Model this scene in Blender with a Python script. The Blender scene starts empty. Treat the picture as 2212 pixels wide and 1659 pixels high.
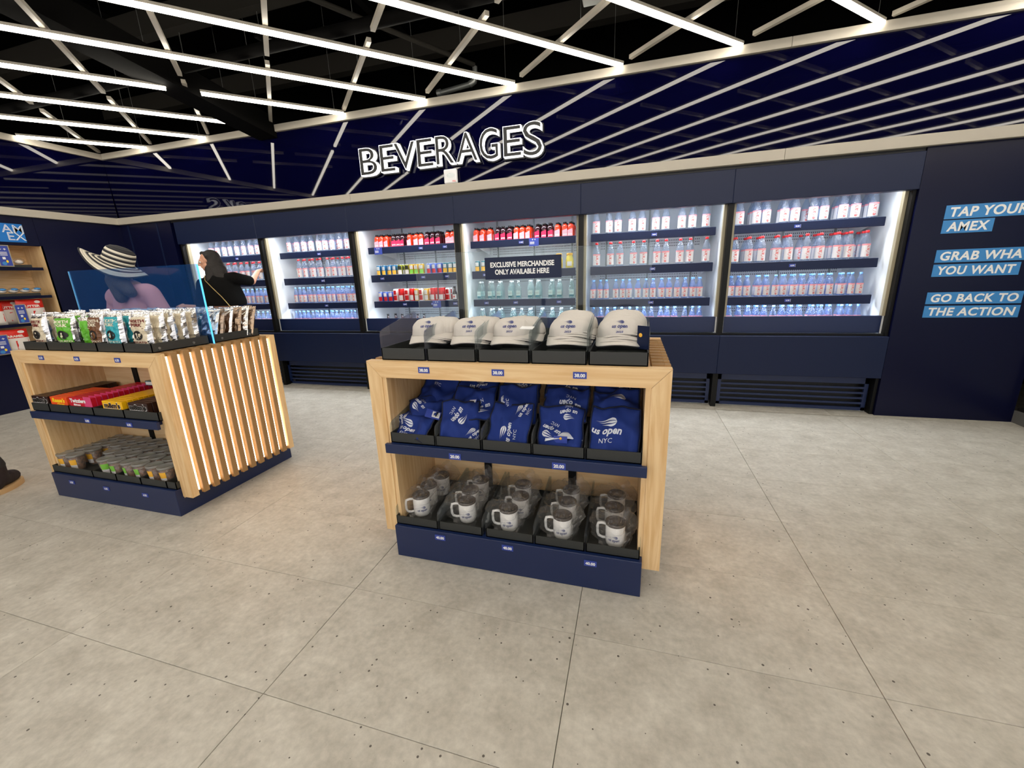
import bpy, math, random
from mathutils import Vector, Matrix, noise
C = bpy.context.scene.collection
S = bpy.context.scene
D = bpy.data
rnd = random.Random(11)
R = math.radians
PI = math.pi

# ------------------------------------------------------------------ camera, world, exposure
cam = D.cameras.new('camera'); cam.sensor_fit = 'HORIZONTAL'; cam.sensor_width = 36.0
cam.lens = 36.0*882.98/2212; cam.clip_start = .02; cam.clip_end = 100
co = D.objects.new('camera', cam); C.objects.link(co)
yaw, pit, rol = -.290129, .257552, -.034743
f_ = Vector((math.sin(yaw)*math.cos(pit), math.cos(yaw)*math.cos(pit), -math.sin(pit)))
r_ = Vector((math.cos(yaw), -math.sin(yaw), 0)); u_ = r_.cross(f_)
r2 = r_*math.cos(rol)+u_*math.sin(rol); u2 = -r_*math.sin(rol)+u_*math.cos(rol)
co.matrix_world = Matrix(((r2.x, u2.x, -f_.x, 0), (r2.y, u2.y, -f_.y, 0), (r2.z, u2.z, -f_.z, 1.3), (0, 0, 0, 1)))
S.camera = co
S.view_settings.view_transform = 'Standard'; S.view_settings.look = 'None'
S.view_settings.gamma = 1; S.view_settings.exposure = 0.08; S.view_settings.use_curve_mapping = False
S.cycles.transparent_max_bounces = 24
S.cycles.max_bounces = 7
S.cycles.use_denoising = True
TUBE = 17.5      # emission of the ceiling light tubes
CASE = 10.0      # watts per light strip inside the refrigerated cases
w = D.worlds.new('world'); S.world = w; w.use_nodes = True
w.node_tree.nodes['Background'].inputs[0].default_value = (.9, .95, 1, 1)
w.node_tree.nodes['Background'].inputs[1].default_value = .02

# ------------------------------------------------------------------ materials
def lin(h):
    v = [int(h[i:i+2], 16)/255 for i in (0, 2, 4)]
    return tuple([(x/12.92 if x <= .04045 else ((x+.055)/1.055)**2.4) for x in v]+[1])
MATS = {}
def mat(name, col, rough=.5, metal=0, spec=.5, emit=0, bump=0, bscale=60, coat=0, var=0, vscale=8, stretch=None, col2=None, ecol=None):
    m = D.materials.new(name); m.use_nodes = True; nt = m.node_tree; b = nt.nodes['Principled BSDF']
    c = lin(col) if isinstance(col, str) else tuple(col)+(1,)
    b.inputs['Base Color'].default_value = c
    b.inputs['Roughness'].default_value = rough; b.inputs['Metallic'].default_value = metal
    b.inputs['Specular IOR Level'].default_value = spec
    if coat: b.inputs['Coat Weight'].default_value = coat; b.inputs['Coat Roughness'].default_value = .05
    if emit:
        b.inputs['Emission Color'].default_value = lin(ecol) if ecol else c; b.inputs['Emission Strength'].default_value = emit
    if var or bump:
        tc = nt.nodes.new('ShaderNodeTexCoord'); mp = nt.nodes.new('ShaderNodeMapping'); nt.links.new(tc.outputs['Object'], mp.inputs[0])
        if stretch: mp.inputs['Scale'].default_value = stretch
    if var:
        n = nt.nodes.new('ShaderNodeTexNoise'); n.inputs['Scale'].default_value = vscale; n.inputs['Detail'].default_value = 5
        nt.links.new(mp.outputs[0], n.inputs[0])
        cr = nt.nodes.new('ShaderNodeValToRGB'); cr.color_ramp.elements[0].position = .3; cr.color_ramp.elements[1].position = .7
        k = 1-var
        cr.color_ramp.elements[0].color = lin(col2) if col2 else (c[0]*k, c[1]*k, c[2]*k, 1); cr.color_ramp.elements[1].color = c
        nt.links.new(n.outputs[0], cr.inputs[0]); nt.links.new(cr.outputs[0], b.inputs['Base Color'])
    if bump:
        n2 = nt.nodes.new('ShaderNodeTexNoise'); n2.inputs['Scale'].default_value = bscale; n2.inputs['Detail'].default_value = 4
        nt.links.new(mp.outputs[0], n2.inputs[0])
        bp = nt.nodes.new('ShaderNodeBump'); bp.inputs['Strength'].default_value = bump; bp.inputs['Distance'].default_value = .01
        nt.links.new(n2.outputs[0], bp.inputs['Height']); nt.links.new(bp.outputs[0], b.inputs['Normal'])
    MATS[name] = m
    return m
def clear(name, tint, gloss=.5, diff=0, dcol='FFFFFF', rough=.03, bump=0, bscale=30, face=.04):
    """thin clear plastic or glass: see-through, Fresnel shine, optional haze"""
    m = D.materials.new(name); m.use_nodes = True; nt = m.node_tree; nt.nodes.clear()
    o = nt.nodes.new('ShaderNodeOutputMaterial'); t = nt.nodes.new('ShaderNodeBsdfTransparent'); g = nt.nodes.new('ShaderNodeBsdfGlossy')
    t.inputs[0].default_value = lin(tint); g.inputs['Roughness'].default_value = rough
    lw = nt.nodes.new('ShaderNodeLayerWeight'); lw.inputs[0].default_value = gloss
    pw = nt.nodes.new('ShaderNodeMath'); pw.operation = 'POWER'; pw.inputs[1].default_value = 3.2; lw.inputs[0].default_value = .5
    nt.links.new(lw.outputs['Facing'], pw.inputs[0])
    ma = nt.nodes.new('ShaderNodeMath'); ma.operation = 'MULTIPLY_ADD'; ma.inputs[1].default_value = gloss*1.6; ma.inputs[2].default_value = face; ma.use_clamp = True
    nt.links.new(pw.outputs[0], ma.inputs[0])
    mx = nt.nodes.new('ShaderNodeMixShader'); nt.links.new(ma.outputs[0], mx.inputs[0])
    src = t
    if diff:
        d = nt.nodes.new('ShaderNodeBsdfDiffuse'); d.inputs[0].default_value = lin(dcol)
        tl = nt.nodes.new('ShaderNodeBsdfTranslucent'); tl.inputs[0].default_value = lin(dcol)
        m1 = nt.nodes.new('ShaderNodeMixShader'); m1.inputs[0].default_value = .5
        nt.links.new(d.outputs[0], m1.inputs[1]); nt.links.new(tl.outputs[0], m1.inputs[2])
        m2 = nt.nodes.new('ShaderNodeMixShader'); m2.inputs[0].default_value = diff
        nt.links.new(t.outputs[0], m2.inputs[1]); nt.links.new(m1.outputs[0], m2.inputs[2]); src = m2
    nt.links.new(src.outputs[0], mx.inputs[1]); nt.links.new(g.outputs[0], mx.inputs[2]); nt.links.new(mx.outputs[0], o.inputs[0])
    if bump:
        n2 = nt.nodes.new('ShaderNodeTexNoise'); n2.inputs['Scale'].default_value = bscale
        tc = nt.nodes.new('ShaderNodeTexCoord'); nt.links.new(tc.outputs['Object'], n2.inputs[0])
        bp = nt.nodes.new('ShaderNodeBump'); bp.inputs['Strength'].default_value = bump; bp.inputs['Distance'].default_value = .01
        nt.links.new(n2.outputs[0], bp.inputs['Height']); nt.links.new(bp.outputs[0], g.inputs['Normal'])
    MATS[name] = m
    return m

def wood(name, c1, c2, axis):
    m = D.materials.new(name); m.use_nodes = True; nt = m.node_tree; b = nt.nodes['Principled BSDF']
    b.inputs['Roughness'].default_value = .38
    tc = nt.nodes.new('ShaderNodeTexCoord'); mp = nt.nodes.new('ShaderNodeMapping'); nt.links.new(tc.outputs['Object'], mp.inputs[0])
    sc = [14, 14, 14]; sc[axis] = 1.1; mp.inputs['Scale'].default_value = sc
    n = nt.nodes.new('ShaderNodeTexNoise'); n.inputs['Scale'].default_value = 2.2; n.inputs['Detail'].default_value = 7; n.inputs['Distortion'].default_value = 1.6
    nt.links.new(mp.outputs[0], n.inputs[0])
    cr = nt.nodes.new('ShaderNodeValToRGB'); e = cr.color_ramp.elements
    e[0].position = .32; e[0].color = lin(c2); e[1].position = .62; e[1].color = lin(c1)
    nt.links.new(n.outputs[0], cr.inputs[0]); nt.links.new(cr.outputs[0], b.inputs['Base Color'])
    MATS[name] = m
wood('maple_x', 'EBCB9A', 'DDB47E', 0); wood('maple_z', 'EBCB9A', 'D9AF78', 2); wood('maple_y', 'E5C293', 'D4AA74', 1)
mat('slat_wood', 'A07C4E', .55, bump=.1, bscale=300, var=.12, vscale=300)
mat('navy', (.0055, .0165, .072), .36, bump=.03, bscale=900)
mat('navy_panel', (.005, .011, .042), .40, spec=.28, bump=.02, bscale=900)
mat('navy_wall', (.002, .003, .022), .3, spec=.25)
mat('navy_gloss', (.001, .001, .014), .025, spec=.30)
mat('cream', 'ADA698', .45)
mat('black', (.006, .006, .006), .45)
mat('black_metal', (.006, .006, .0055), .4, spec=.2)
mat('tray_black', (.026, .028, .026), .5, bump=.04, bscale=400)
mat('void', (.0015, .0015, .0014), .9, spec=.02)
mat('steel_dark', (.0028, .0026, .0024), .75, spec=.05)
mat('joist', (.016, .0145, .012), .8, spec=.1)
mat('galv', (.25, .26, .25), .4, metal=.7)
mat('white', (.8, .8, .8), .4)
mat('liner', (.74, .76, .77), .25)
mat('white_print', (.85, .85, .83), .5)
mat('front_fill', 'FFFFFF', .5, emit=1.2, ecol='EEF2FF')  # emission of the added fill panel behind the camera
mat('sign_lit', 'FFFFFF', .5, emit=1.25)
mat('tube', 'FFFFFF', .5, emit=TUBE, ecol='FFF6E6')
mat('strip_led', 'FFFFFF', .5, emit=9, ecol='EAF3FF')
mat('warm_led', 'FFFFFF', .5, emit=9, ecol='FFE9CF')
mat('edge_cyan', '5CC8FF', .3, emit=.8)
mat('edge_dim', '7FC4E8', .3, emit=.16)
mat('banner_blue', '3A86C6', .5)
mat('poster_blue', '0E6FC0', .5)
mat('red_cap', 'D01C22', .3); mat('blue_cap', '78AEEE', .35); mat('white_cap', 'E8ECEC', .4); mat('dark_cap', '171314', .35)
mat('label_white', 'D8D4D4', .4); mat('label_pink', 'EE9AA0', .4); mat('label_red', 'D2372F', .4)
mat('label_hot', 'DB1748', .4); mat('label_rose', 'E79AA4', .4); mat('label_teal', 'BFD8D8', .4); mat('gray_print', '9A9A9A', .5)
mat('juice_orange', 'D8330F', .15, coat=.5); mat('juice_dark', '2A0710', .15, coat=.5); mat('juice_yellow', 'D9C44A', .2, coat=.4)
mat('can_blue', '2E76A8', .25, metal=.5); mat('can_green', '93963A', .25, metal=.4); mat('can_yellow', 'D9A81E', .25, metal=.4)
mat('can_violet', '5A74C8', .25, metal=.4); mat('can_teal', '2F7C8C', .25, metal=.5); mat('can_red', 'C81418', .25, metal=.2)
mat('alu', 'C8CACC', .3, metal=.9)
mat('cap_fabric', 'C9C3BC', .85, bump=.15, bscale=900)
mat('cap_dark', (.03, .03, .035), .8)
mat('print_navy', '22357A', .6)
mat('towel', (.002, .023, .185), .8, bump=.25, bscale=700)
mat('towel_edge', (.004, .006, .02), .8)
mat('towel_print', 'D5D9E2', .7)
mat('enamel', 'F4F4F2', .25, coat=.4)
mat('lid_brown', '4A423D', .15, coat=.6)
mat('foil', 'D9D6D2', .2, metal=1)
mat('foil_brown', 'A48F7B', .26, metal=.9)
mat('bag_cream', 'D8CBB0', .35); mat('bag_green', '5FB02A', .35); mat('bag_brown', '6E4423', .35); mat('bag_teal', '2FA6B4', .35)
mat('print_maroon', '6E1C16', .5); mat('print_black', '15130F', .5); mat('print_cream', 'E7DFC8', .5)
mat('box_brown', '2E1712', .35); mat('box_orange', 'F0531C', .35); mat('box_red', 'C9102E', .35); mat('box_pink', 'D8487C', .35); mat('box_yellow', 'F2B90F', .35)
mat('print_yellow', 'FFD91A', .5)
mat('nuts', 'A5683A', .7, var=.6, vscale=60, bump=.8, bscale=60, col2='2E1A10')
mat('label_green', '7BC043', .4); mat('label_gold', 'F0B43A', .4)
mat('popcorn_red', 'DB2A1C', .35); mat('popcorn_white', 'EDE6DE', .4)
mat('card_blue', '34479E', .4)
mat('gum', '7E6450', .6)
mat('sole', 'C9A97C', .7); mat('shoe_dark', (.02, .012, .014), .8, bump=.5, bscale=300)
mat('skin', 'D9A184', .5); mat('hair_dark', (.012, .008, .006), .45, bump=.9, bscale=40, stretch=(6, 6, .5))
mat('hair_brown', (.07, .05, .04), .45, bump=.9, bscale=40, stretch=(6, 6, .5))
mat('shirt_black', (.003, .003, .003), .9, spec=.15, bump=.4, bscale=14)
mat('cardigan', 'E2A2A4', .9, bump=.5, bscale=16)
mat('denim', (.03, .05, .11), .85); mat('trousers', (.02, .02, .022), .85)
mat('straw_black', (.02, .02, .024), .8, bump=.3, bscale=300); mat('straw_white', 'DAD3C2', .8, bump=.3, bscale=300)
mat('gold', 'CDB37A', .3, metal=.9)
mat('gray_base', (.12, .12, .115), .6); mat('frame_beige', 'A39A80', .4)
clear('acrylic', 'F6FAFA', .25, face=.02)
clear('bin_acrylic', 'EDF1F2', .35, diff=.05, face=.03)
clear('smoke_acrylic', 'D8DAE0', .35, diff=.22, dcol='9A9AA6', face=.04)
clear('blue_acrylic', 'DDE8F4', .22, diff=.11, dcol='3C84DA', face=.01)
clear('pet', 'E9F1FA', .45, diff=.10, dcol='DDE9FF', rough=.08, bump=.8, bscale=90, face=.06)
clear('pet_blue', 'E0EAFC', .45, diff=.16, dcol='B8CFFA', rough=.08, bump=.8, bscale=90, face=.06)
clear('pet_square', 'E2F0F0', .45, diff=.12, dcol='E5F5F5', rough=.06, bump=.8, bscale=90, face=.06)
clear('lid_clear', 'F2F2F0', .3, diff=.42, dcol='DAD9D4', rough=.15, face=.05)
clear('film', 'FCFBFA', .55, diff=.065, dcol='F6F2EC', rough=.06, bump=.5, bscale=60, face=.03)
clear('cup_clear', 'F6F8F8', .35, diff=.22, dcol='E4E4E0', rough=.15, face=.04)

def floor_material():
    m = D.materials.new('floor_tile'); m.use_nodes = True; nt = m.node_tree; b = nt.nodes['Principled BSDF']
    N = nt.nodes.new; L = nt.links.new
    geo = N('ShaderNodeNewGeometry'); oi = N('ShaderNodeObjectInfo')
    n1 = N('ShaderNodeTexNoise'); n1.inputs['Scale'].default_value = 7; n1.inputs['Detail'].default_value = 8; n1.inputs['Roughness'].default_value = .7
    add = N('ShaderNodeVectorMath'); add.operation = 'ADD'
    sc = N('ShaderNodeVectorMath'); sc.operation = 'SCALE'; sc.inputs['Scale'].default_value = 30
    comb = N('ShaderNodeCombineXYZ'); L(oi.outputs['Random'], comb.inputs[0]); L(oi.outputs['Random'], comb.inputs[1]); L(comb.outputs[0], sc.inputs[0])
    L(geo.outputs['Position'], add.inputs[0]); L(sc.outputs[0], add.inputs[1]); L(add.outputs[0], n1.inputs[0])
    cr = N('ShaderNodeValToRGB'); e = cr.color_ramp.elements
    e[0].position = .3; e[0].color = lin('A8A296'); e[1].position = .68; e[1].color = lin('C9C4B9')
    L(n1.outputs[0], cr.inputs[0])
    # mottling, finer
    n2 = N('ShaderNodeTexNoise'); n2.inputs['Scale'].default_value = 45; n2.inputs['Detail'].default_value = 4; L(add.outputs[0], n2.inputs[0])
    cr2 = N('ShaderNodeValToRGB'); cr2.color_ramp.elements[0].position = .3; cr2.color_ramp.elements[0].color = (.86, .86, .86, 1); cr2.color_ramp.elements[1].position = .7; cr2.color_ramp.elements[1].color = (1.05, 1.05, 1.05, 1)
    L(n2.outputs[0], cr2.inputs[0])
    mul = N('ShaderNodeMix'); mul.data_type = 'RGBA'; mul.blend_type = 'MULTIPLY'; mul.inputs[0].default_value = 1
    L(cr.outputs[0], mul.inputs[6]); L(cr2.outputs[0], mul.inputs[7])
    # small dark flecks: voronoi cells, only some of them
    v = N('ShaderNodeTexVoronoi'); v.inputs['Scale'].default_value = 34; L(geo.outputs['Position'], v.inputs[0])
    lt = N('ShaderNodeMath'); lt.operation = 'LESS_THAN'; L(v.outputs['Distance'], lt.inputs[0])
    sep = N('ShaderNodeSeparateColor'); L(v.outputs['Color'], sep.inputs[0])
    mr = N('ShaderNodeMapRange'); mr.inputs['From Min'].default_value = .5; mr.inputs['From Max'].default_value = 1; mr.inputs['To Min'].default_value = 0; mr.inputs['To Max'].default_value = .15
    L(sep.outputs[0], mr.inputs[0]); L(mr.outputs[0], lt.inputs[1])
    mx = N('ShaderNodeMix'); mx.data_type = 'RGBA'; L(lt.outputs[0], mx.inputs[0]); L(mul.outputs[2], mx.inputs[6]); mx.inputs[7].default_value = lin('57524B')
    L(mx.outputs[2], b.inputs['Base Color'])
    b.inputs['Roughness'].default_value = .42; b.inputs['Specular IOR Level'].default_value = .35
    bp = N('ShaderNodeBump'); bp.inputs['Strength'].default_value = .06; bp.inputs['Distance'].default_value = .003
    L(n2.outputs[0], bp.inputs['Height']); L(bp.outputs[0], b.inputs['Normal'])
    MATS['floor_tile'] = m
floor_material()

# ------------------------------------------------------------------ mesh helpers
FONT = {}
def glyphs(s, bold=.0, shear=0.0, spacing=1.0, flat=2):
    k = (s, bold, shear, spacing, flat)
    if k not in FONT:
        c = D.curves.new('t', 'FONT'); c.body = s; c.offset = bold; c.shear = shear; c.space_character = spacing; c.resolution_u = flat; c.fill_mode = 'FRONT'
        o = D.objects.new('t', c); me = D.meshes.new_from_object(o)
        vs = [tuple(v.co[:2]) for v in me.vertices]; fs = [tuple(p.vertices) for p in me.polygons]
        D.objects.remove(o); D.curves.remove(c); D.meshes.remove(me)
        x0 = min(v[0] for v in vs); x1 = max(v[0] for v in vs); y0 = min(v[1] for v in vs); y1 = max(v[1] for v in vs)
        FONT[k] = ([((x-x0)/(x1-x0), (y-y0)/(y1-y0)) for x, y in vs], fs, (x1-x0)/(y1-y0))
    return FONT[k]

def loft(m, secs, n=28):
    vs = []; fs = []
    for cx, cy, rx, ry, z in secs:
        for i in range(n): a = 2*PI*i/n; vs.append((cx+rx*math.copysign(abs(math.cos(a))**.8, math.cos(a)), cy+ry*math.copysign(abs(math.sin(a))**.8, math.sin(a)), z))
    for j in range(len(secs)-1):
        for i in range(n): fs.append((j*n+i, j*n+(i+1) % n, (j+1)*n+(i+1) % n, (j+1)*n+i))
    fs.append(tuple(range(n-1, -1, -1))); fs.append(tuple((len(secs)-1)*n+i for i in range(n)))
    return m.add(vs, fs, 0, True)
class MB:
    def __init__(s): s.v = []; s.f = []; s.m = []; s.sm = []; s.isl = []
    def add(s, vs, fs, mi=0, smooth=False):
        b = len(s.v); s.isl.append((b, len(s.f))); s.v += [Vector(v) for v in vs]
        for f in fs: s.f.append(tuple(i+b for i in f)); s.m.append(mi); s.sm.append(smooth)
        return s
    def box(s, x0, x1, y0, y1, z0, z1, mi=0, c=0, M=None):
        if c <= 0:
            vs = [(x, y, z) for x in (x0, x1) for y in (y0, y1) for z in (z0, z1)]
            fs = [(0, 1, 3, 2), (4, 6, 7, 5), (0, 4, 5, 1), (2, 3, 7, 6), (0, 2, 6, 4), (1, 5, 7, 3)]
        else:
            vs = []; X = (x0, x1); Y = (y0, y1); Z = (z0, z1); ix = {}
            for i in (0, 1):
                for j in (0, 1):
                    for k in (0, 1):
                        a, b_, d = X[i], Y[j], Z[k]; sa, sb, sd = (c, -c)[i], (c, -c)[j], (c, -c)[k]
                        ix[i, j, k] = len(vs)
                        vs += [(a, b_+sb, d+sd), (a+sa, b_, d+sd), (a+sa, b_+sb, d)]
            q = lambda i, j, k, n: ix[i, j, k]+n
            fs = [(q(0, 0, 0, 0), q(0, 0, 1, 0), q(0, 1, 1, 0), q(0, 1, 0, 0)), (q(1, 0, 0, 0), q(1, 1, 0, 0), q(1, 1, 1, 0), q(1, 0, 1, 0)),
                  (q(0, 0, 0, 1), q(1, 0, 0, 1), q(1, 0, 1, 1), q(0, 0, 1, 1)), (q(0, 1, 0, 1), q(0, 1, 1, 1), q(1, 1, 1, 1), q(1, 1, 0, 1)),
                  (q(0, 0, 0, 2), q(0, 1, 0, 2), q(1, 1, 0, 2), q(1, 0, 0, 2)), (q(0, 0, 1, 2), q(1, 0, 1, 2), q(1, 1, 1, 2), q(0, 1, 1, 2))]
            for i in (0, 1):
                for j in (0, 1):
                    fs.append((q(i, j, 0, 0), q(i, j, 0, 1), q(i, j, 1, 1), q(i, j, 1, 0)))
                    fs.append((q(i, 0, j, 0), q(i, 0, j, 2), q(i, 1, j, 2), q(i, 1, j, 0)))
                    fs.append((q(0, i, j, 1), q(0, i, j, 2), q(1, i, j, 2), q(1, i, j, 1)))
                    for k in (0, 1): fs.append((q(i, j, k, 0), q(i, j, k, 1), q(i, j, k, 2)))
        if M is not None: vs = [M @ Vector(v) for v in vs]
        return s.add(vs, fs, mi)
    def prism(s, pts, d0, d1, plane='xz', mi=0):
        """polygon extruded; plane names the two axes of pts, d along the third"""
        n = len(pts)
        def P(a, b, d): return {'xz': (a, d, b), 'xy': (a, b, d), 'yz': (d, a, b)}[plane]
        vs = [P(a, b, d0) for a, b in pts]+[P(a, b, d1) for a, b in pts]
        fs = [tuple(range(n)), tuple(range(2*n-1, n-1, -1))]+[(i, i+n, (i+1) % n+n, (i+1) % n) for i in range(n)]
        return s.add(vs, fs, mi)
    def lathe(s, prof, cen=(0, 0, 0), n=16, mi=0, smooth=True, square=0, M=None, mis=None, cap=True):
        vs = []; fs = []
        for r, z in prof:
            for i in range(n):
                a = 2*PI*i/n; cx, sx = math.cos(a), math.sin(a)
                k = 1
                if square: k = 1/max(abs(cx), abs(sx))*square+(1-square)
                vs.append((cen[0]+r*cx*k, cen[1]+r*sx*k, cen[2]+z))
        for j in range(len(prof)-1):
            for i in range(n):
                fs.append((j*n+i, j*n+(i+1) % n, (j+1)*n+(i+1) % n, (j+1)*n+i))
        if cap:
            fs.append(tuple(range(n-1, -1, -1))); fs.append(tuple((len(prof)-1)*n+i for i in range(n)))
        if M is not None: vs = [M @ Vector(v) for v in vs]
        b = len(s.v); s.v += [Vector(v) for v in vs]
        for q, f in enumerate(fs):
            s.f.append(tuple(i+b for i in f)); s.m.append(mis[min(q//n, len(mis)-1)] if mis else mi); s.sm.append(smooth and len(f) == 4)
        return s
    def tube(s, pts, r, n=8, mi=0, caps=True, smooth=True, closed=False):
        pts = [Vector(p) for p in pts]; rs = r if isinstance(r, (list, tuple)) else [r]*len(pts)
        vs = []; fs = []; up = Vector((0, 0, 1)); prev = None
        for i, p in enumerate(pts):
            if closed: d = pts[(i+1) % len(pts)]-pts[i-1]
            else: d = pts[min(i+1, len(pts)-1)]-pts[max(i-1, 0)]
            d.normalize()
            if prev is None:
                a = up if abs(d.z) < .9 else Vector((1, 0, 0)); x = d.cross(a).normalized()
            else: x = (prev-d*prev.dot(d)).normalized()
            prev = x; y = d.cross(x)
            for k in range(n):
                t = 2*PI*k/n; vs.append(p+(x*math.cos(t)+y*math.sin(t))*rs[i])
        m = len(pts)
        for j in range(m if closed else m-1):
            for k in range(n):
                a, b_ = j*n, ((j+1) % m)*n
                fs.append((a+k, a+(k+1) % n, b_+(k+1) % n, b_+k))
        s.add(vs, fs, mi, smooth)
        if caps and not closed:
            s.add(vs[:n], [tuple(range(n-1, -1, -1))], mi); s.add(vs[-n:], [tuple(range(n))], mi)
        return s
    def cyl(s, p0, p1, r, n=12, mi=0, r1=None): return s.tube([p0, p1], [r, r if r1 is None else r1], n, mi)
    def ball(s, c, r, n=12, mi=0):
        rx, ry, rz = r if isinstance(r, (list, tuple)) else (r, r, r)
        vs = []; fs = []; m = max(4, n//2)
        for j in range(m+1):
            t = PI*j/m
            for i in range(n):
                a = 2*PI*i/n; vs.append((c[0]+rx*math.sin(t)*math.cos(a), c[1]+ry*math.sin(t)*math.sin(a), c[2]-rz*math.cos(t)))
        for j in range(m):
            for i in range(n): fs.append((j*n+i, j*n+(i+1) % n, (j+1)*n+(i+1) % n, (j+1)*n+i))
        return s.add(vs, fs, mi, True)
    def capsule(s, p0, r0, p1, r1, n=12):
        p0, p1 = Vector(p0), Vector(p1)
        s.tube([p0, p1], [r0, r1], n); s.ball(p0, r0, n); s.ball(p1, r1, n); return s
    def sheet(s, fn, nu, nv, mi=0, thick=0, smooth=True, mif=None):
        vs = [fn(i/nu, j/nv) for j in range(nv+1) for i in range(nu+1)]
        fs = []; W = nu+1
        b = len(s.v); s.v += [Vector(v) for v in vs]
        for j in range(nv):
            for i in range(nu):
                s.f.append(tuple(q+b for q in (j*W+i, j*W+i+1, (j+1)*W+i+1, (j+1)*W+i))); s.m.append(mif((i+.5)/nu, (j+.5)/nv) if mif else mi); s.sm.append(smooth)
        return s
    def text(s, t, box, fn=None, mi=0, bold=.02, shear=0, spacing=1, keep=True, flat=2):
        """box=(u0,u1,v0,v1); fn(u,v)->point; keep fits inside the box without changing the letters' proportions"""
        vs, fs, asp = glyphs(t, bold, shear, spacing, flat); u0, u1, v0, v1 = box
        if keep:
            W, H = u1-u0, v1-v0
            if W/H > asp: d = (W-H*asp)/2; u0 += d; u1 -= d
            else: d = (H-W/asp)/2; v0 += d; v1 -= d
        fn = fn or (lambda u, v: (u, v, 0))
        return s.add([fn(u0+(u1-u0)*x, v0+(v1-v0)*y) for x, y in vs], fs, mi)
    def poly(s, pts, fn, mi=0): return s.add([fn(a, b) for a, b in pts], [tuple(range(len(pts)))], mi)
    def swoosh(s, box, fn, mi=0):
        """three tapering blades ending in a ball"""
        u0, u1, v0, v1 = box
        def h(t): return math.sqrt(max(0, 1-((t-.72)/.28)**2)) if t > .72 else (t/.72)**.8
        for i in range(3):
            a, b_ = (i/3+.04)*2-1, ((i+1)/3-.04)*2-1; st = (.0, .15, .34)[2-i] if i != 2 else 0
            N = 12; top = []; bot = []
            for k in range(N+1):
                t = st+(1-st)*k/N; g = min(1, (t-st)/(.9-st)*1.2)
                cv = .16*(1-t)**1.3
                mid = (a+b_)/2; top.append((t, .5+.5*h(t)*(mid+(b_-mid)*g)+cv)); bot.append((t, .5+.5*h(t)*(mid+(a-mid)*g)+cv))
            for k in range(N):
                q = [bot[k], bot[k+1], top[k+1], top[k]]
                s.add([fn(u0+(u1-u0)*x, v0+(v1-v0)*y) for x, y in q], [(0, 1, 2, 3)], mi)
        return s
    def mesh(s, name, mats, off=(0, 0, 0)):
        o = Vector(off); me = D.meshes.new(name); me.from_pydata([v-o for v in s.v], [], s.f); me.validate(clean_customdata=False)
        for m in mats: me.materials.append(MATS[m])
        n = len(me.polygons)
        if n == len(s.f):
            me.polygons.foreach_set('material_index', s.m); me.polygons.foreach_set('use_smooth', s.sm)
        else:
            for p in me.polygons: p.use_smooth = s.sm[0]
        me.update(); return me
    def obj(s, name, mats, parent=None, label=None):
        """one mesh object; vertices are given in the parent's frame (parents carry no rotation while building)"""
        if isinstance(mats, str): mats = [mats]
        lo = [min(v[i] for v in s.v) for i in range(3)]; hi = [max(v[i] for v in s.v) for i in range(3)]
        o = Vector(((lo[0]+hi[0])/2, (lo[1]+hi[1])/2, lo[2]))
        ob = D.objects.new(name, s.mesh(name, mats, o)); C.objects.link(ob)
        if parent is not None:
            ob.parent = parent; pw = WL.get(parent.name, Vector()); ob.location = o-pw
        else: ob.location = o
        WL[ob.name] = o
        if label: ob['label'] = label
        return ob
def parts(m, name, mats, parent):
    """one object for every piece added to the builder"""
    r = []; I = m.isl+[(len(m.v), len(m.f))]
    for (b, f), (b2, f2) in zip(I, I[1:]):
        q = MB(); q.v = m.v[b:b2]; q.f = [tuple(i-b for i in t) for t in m.f[f:f2]]; q.m = m.m[f:f2]; q.sm = m.sm[f:f2]
        r.append(q.obj(name, mats, parent))
    return r
MB.parts = lambda s, name, mats, parent: parts(s, name, mats, parent)
WL = {}
def thing(name, label, cat, loc=(0, 0, 0), group=None):
    o = D.objects.new(name, None); C.objects.link(o); o.empty_display_size = .05
    o.location = loc; WL[o.name] = Vector(loc); o['label'] = label; o['category'] = cat
    if group: o['group'] = group
    return o
def tag(o, label, cat, group=None):
    o['label'] = label; o['category'] = cat
    if group: o['group'] = group
    return o
def struct(mb, name, mats, parent=None):
    o = mb.obj(name, mats, parent)
    if parent is None: o['kind'] = 'structure'
    return o
KIDS = {}
def copy_tree(o, loc, rz=0, label=None, rx=0, ry=0, scale=None, group=None):
    if o.name not in KIDS: KIDS[o.name] = [(c, list(c.children)) for c in o.children]
    r = o.copy(); C.objects.link(r); r.location = loc; r.rotation_euler = (rx, ry, rz)
    if scale: r.scale = scale if isinstance(scale, (tuple, list)) else (scale,)*3
    if label: r['label'] = label
    if group: r['group'] = group
    for c, gs in KIDS[o.name]:
        d = c.copy(); C.objects.link(d); d.parent = r
        for g in gs: e = g.copy(); C.objects.link(e); e.parent = d
    return r
class Proto:
    """the first placing moves the prototype itself, later ones copy it"""
    def __init__(s, o): s.o = o; s.used = False; s.c = [(c, list(c.children)) for c in o.children]; KIDS[o.name] = s.c
    def put(s, loc, rz=0, label=None, rx=0, ry=0, scale=None, group=None):
        if s.used: return copy_tree(s.o, loc, rz, label, rx, ry, scale, group)
        s.used = True; o = s.o; o.location = loc; o.rotation_euler = (rx, ry, rz)
        if scale: o.scale = scale if isinstance(scale, (tuple, list)) else (scale,)*3
        if label: o['label'] = label
        if group: o['group'] = group
        return o
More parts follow.
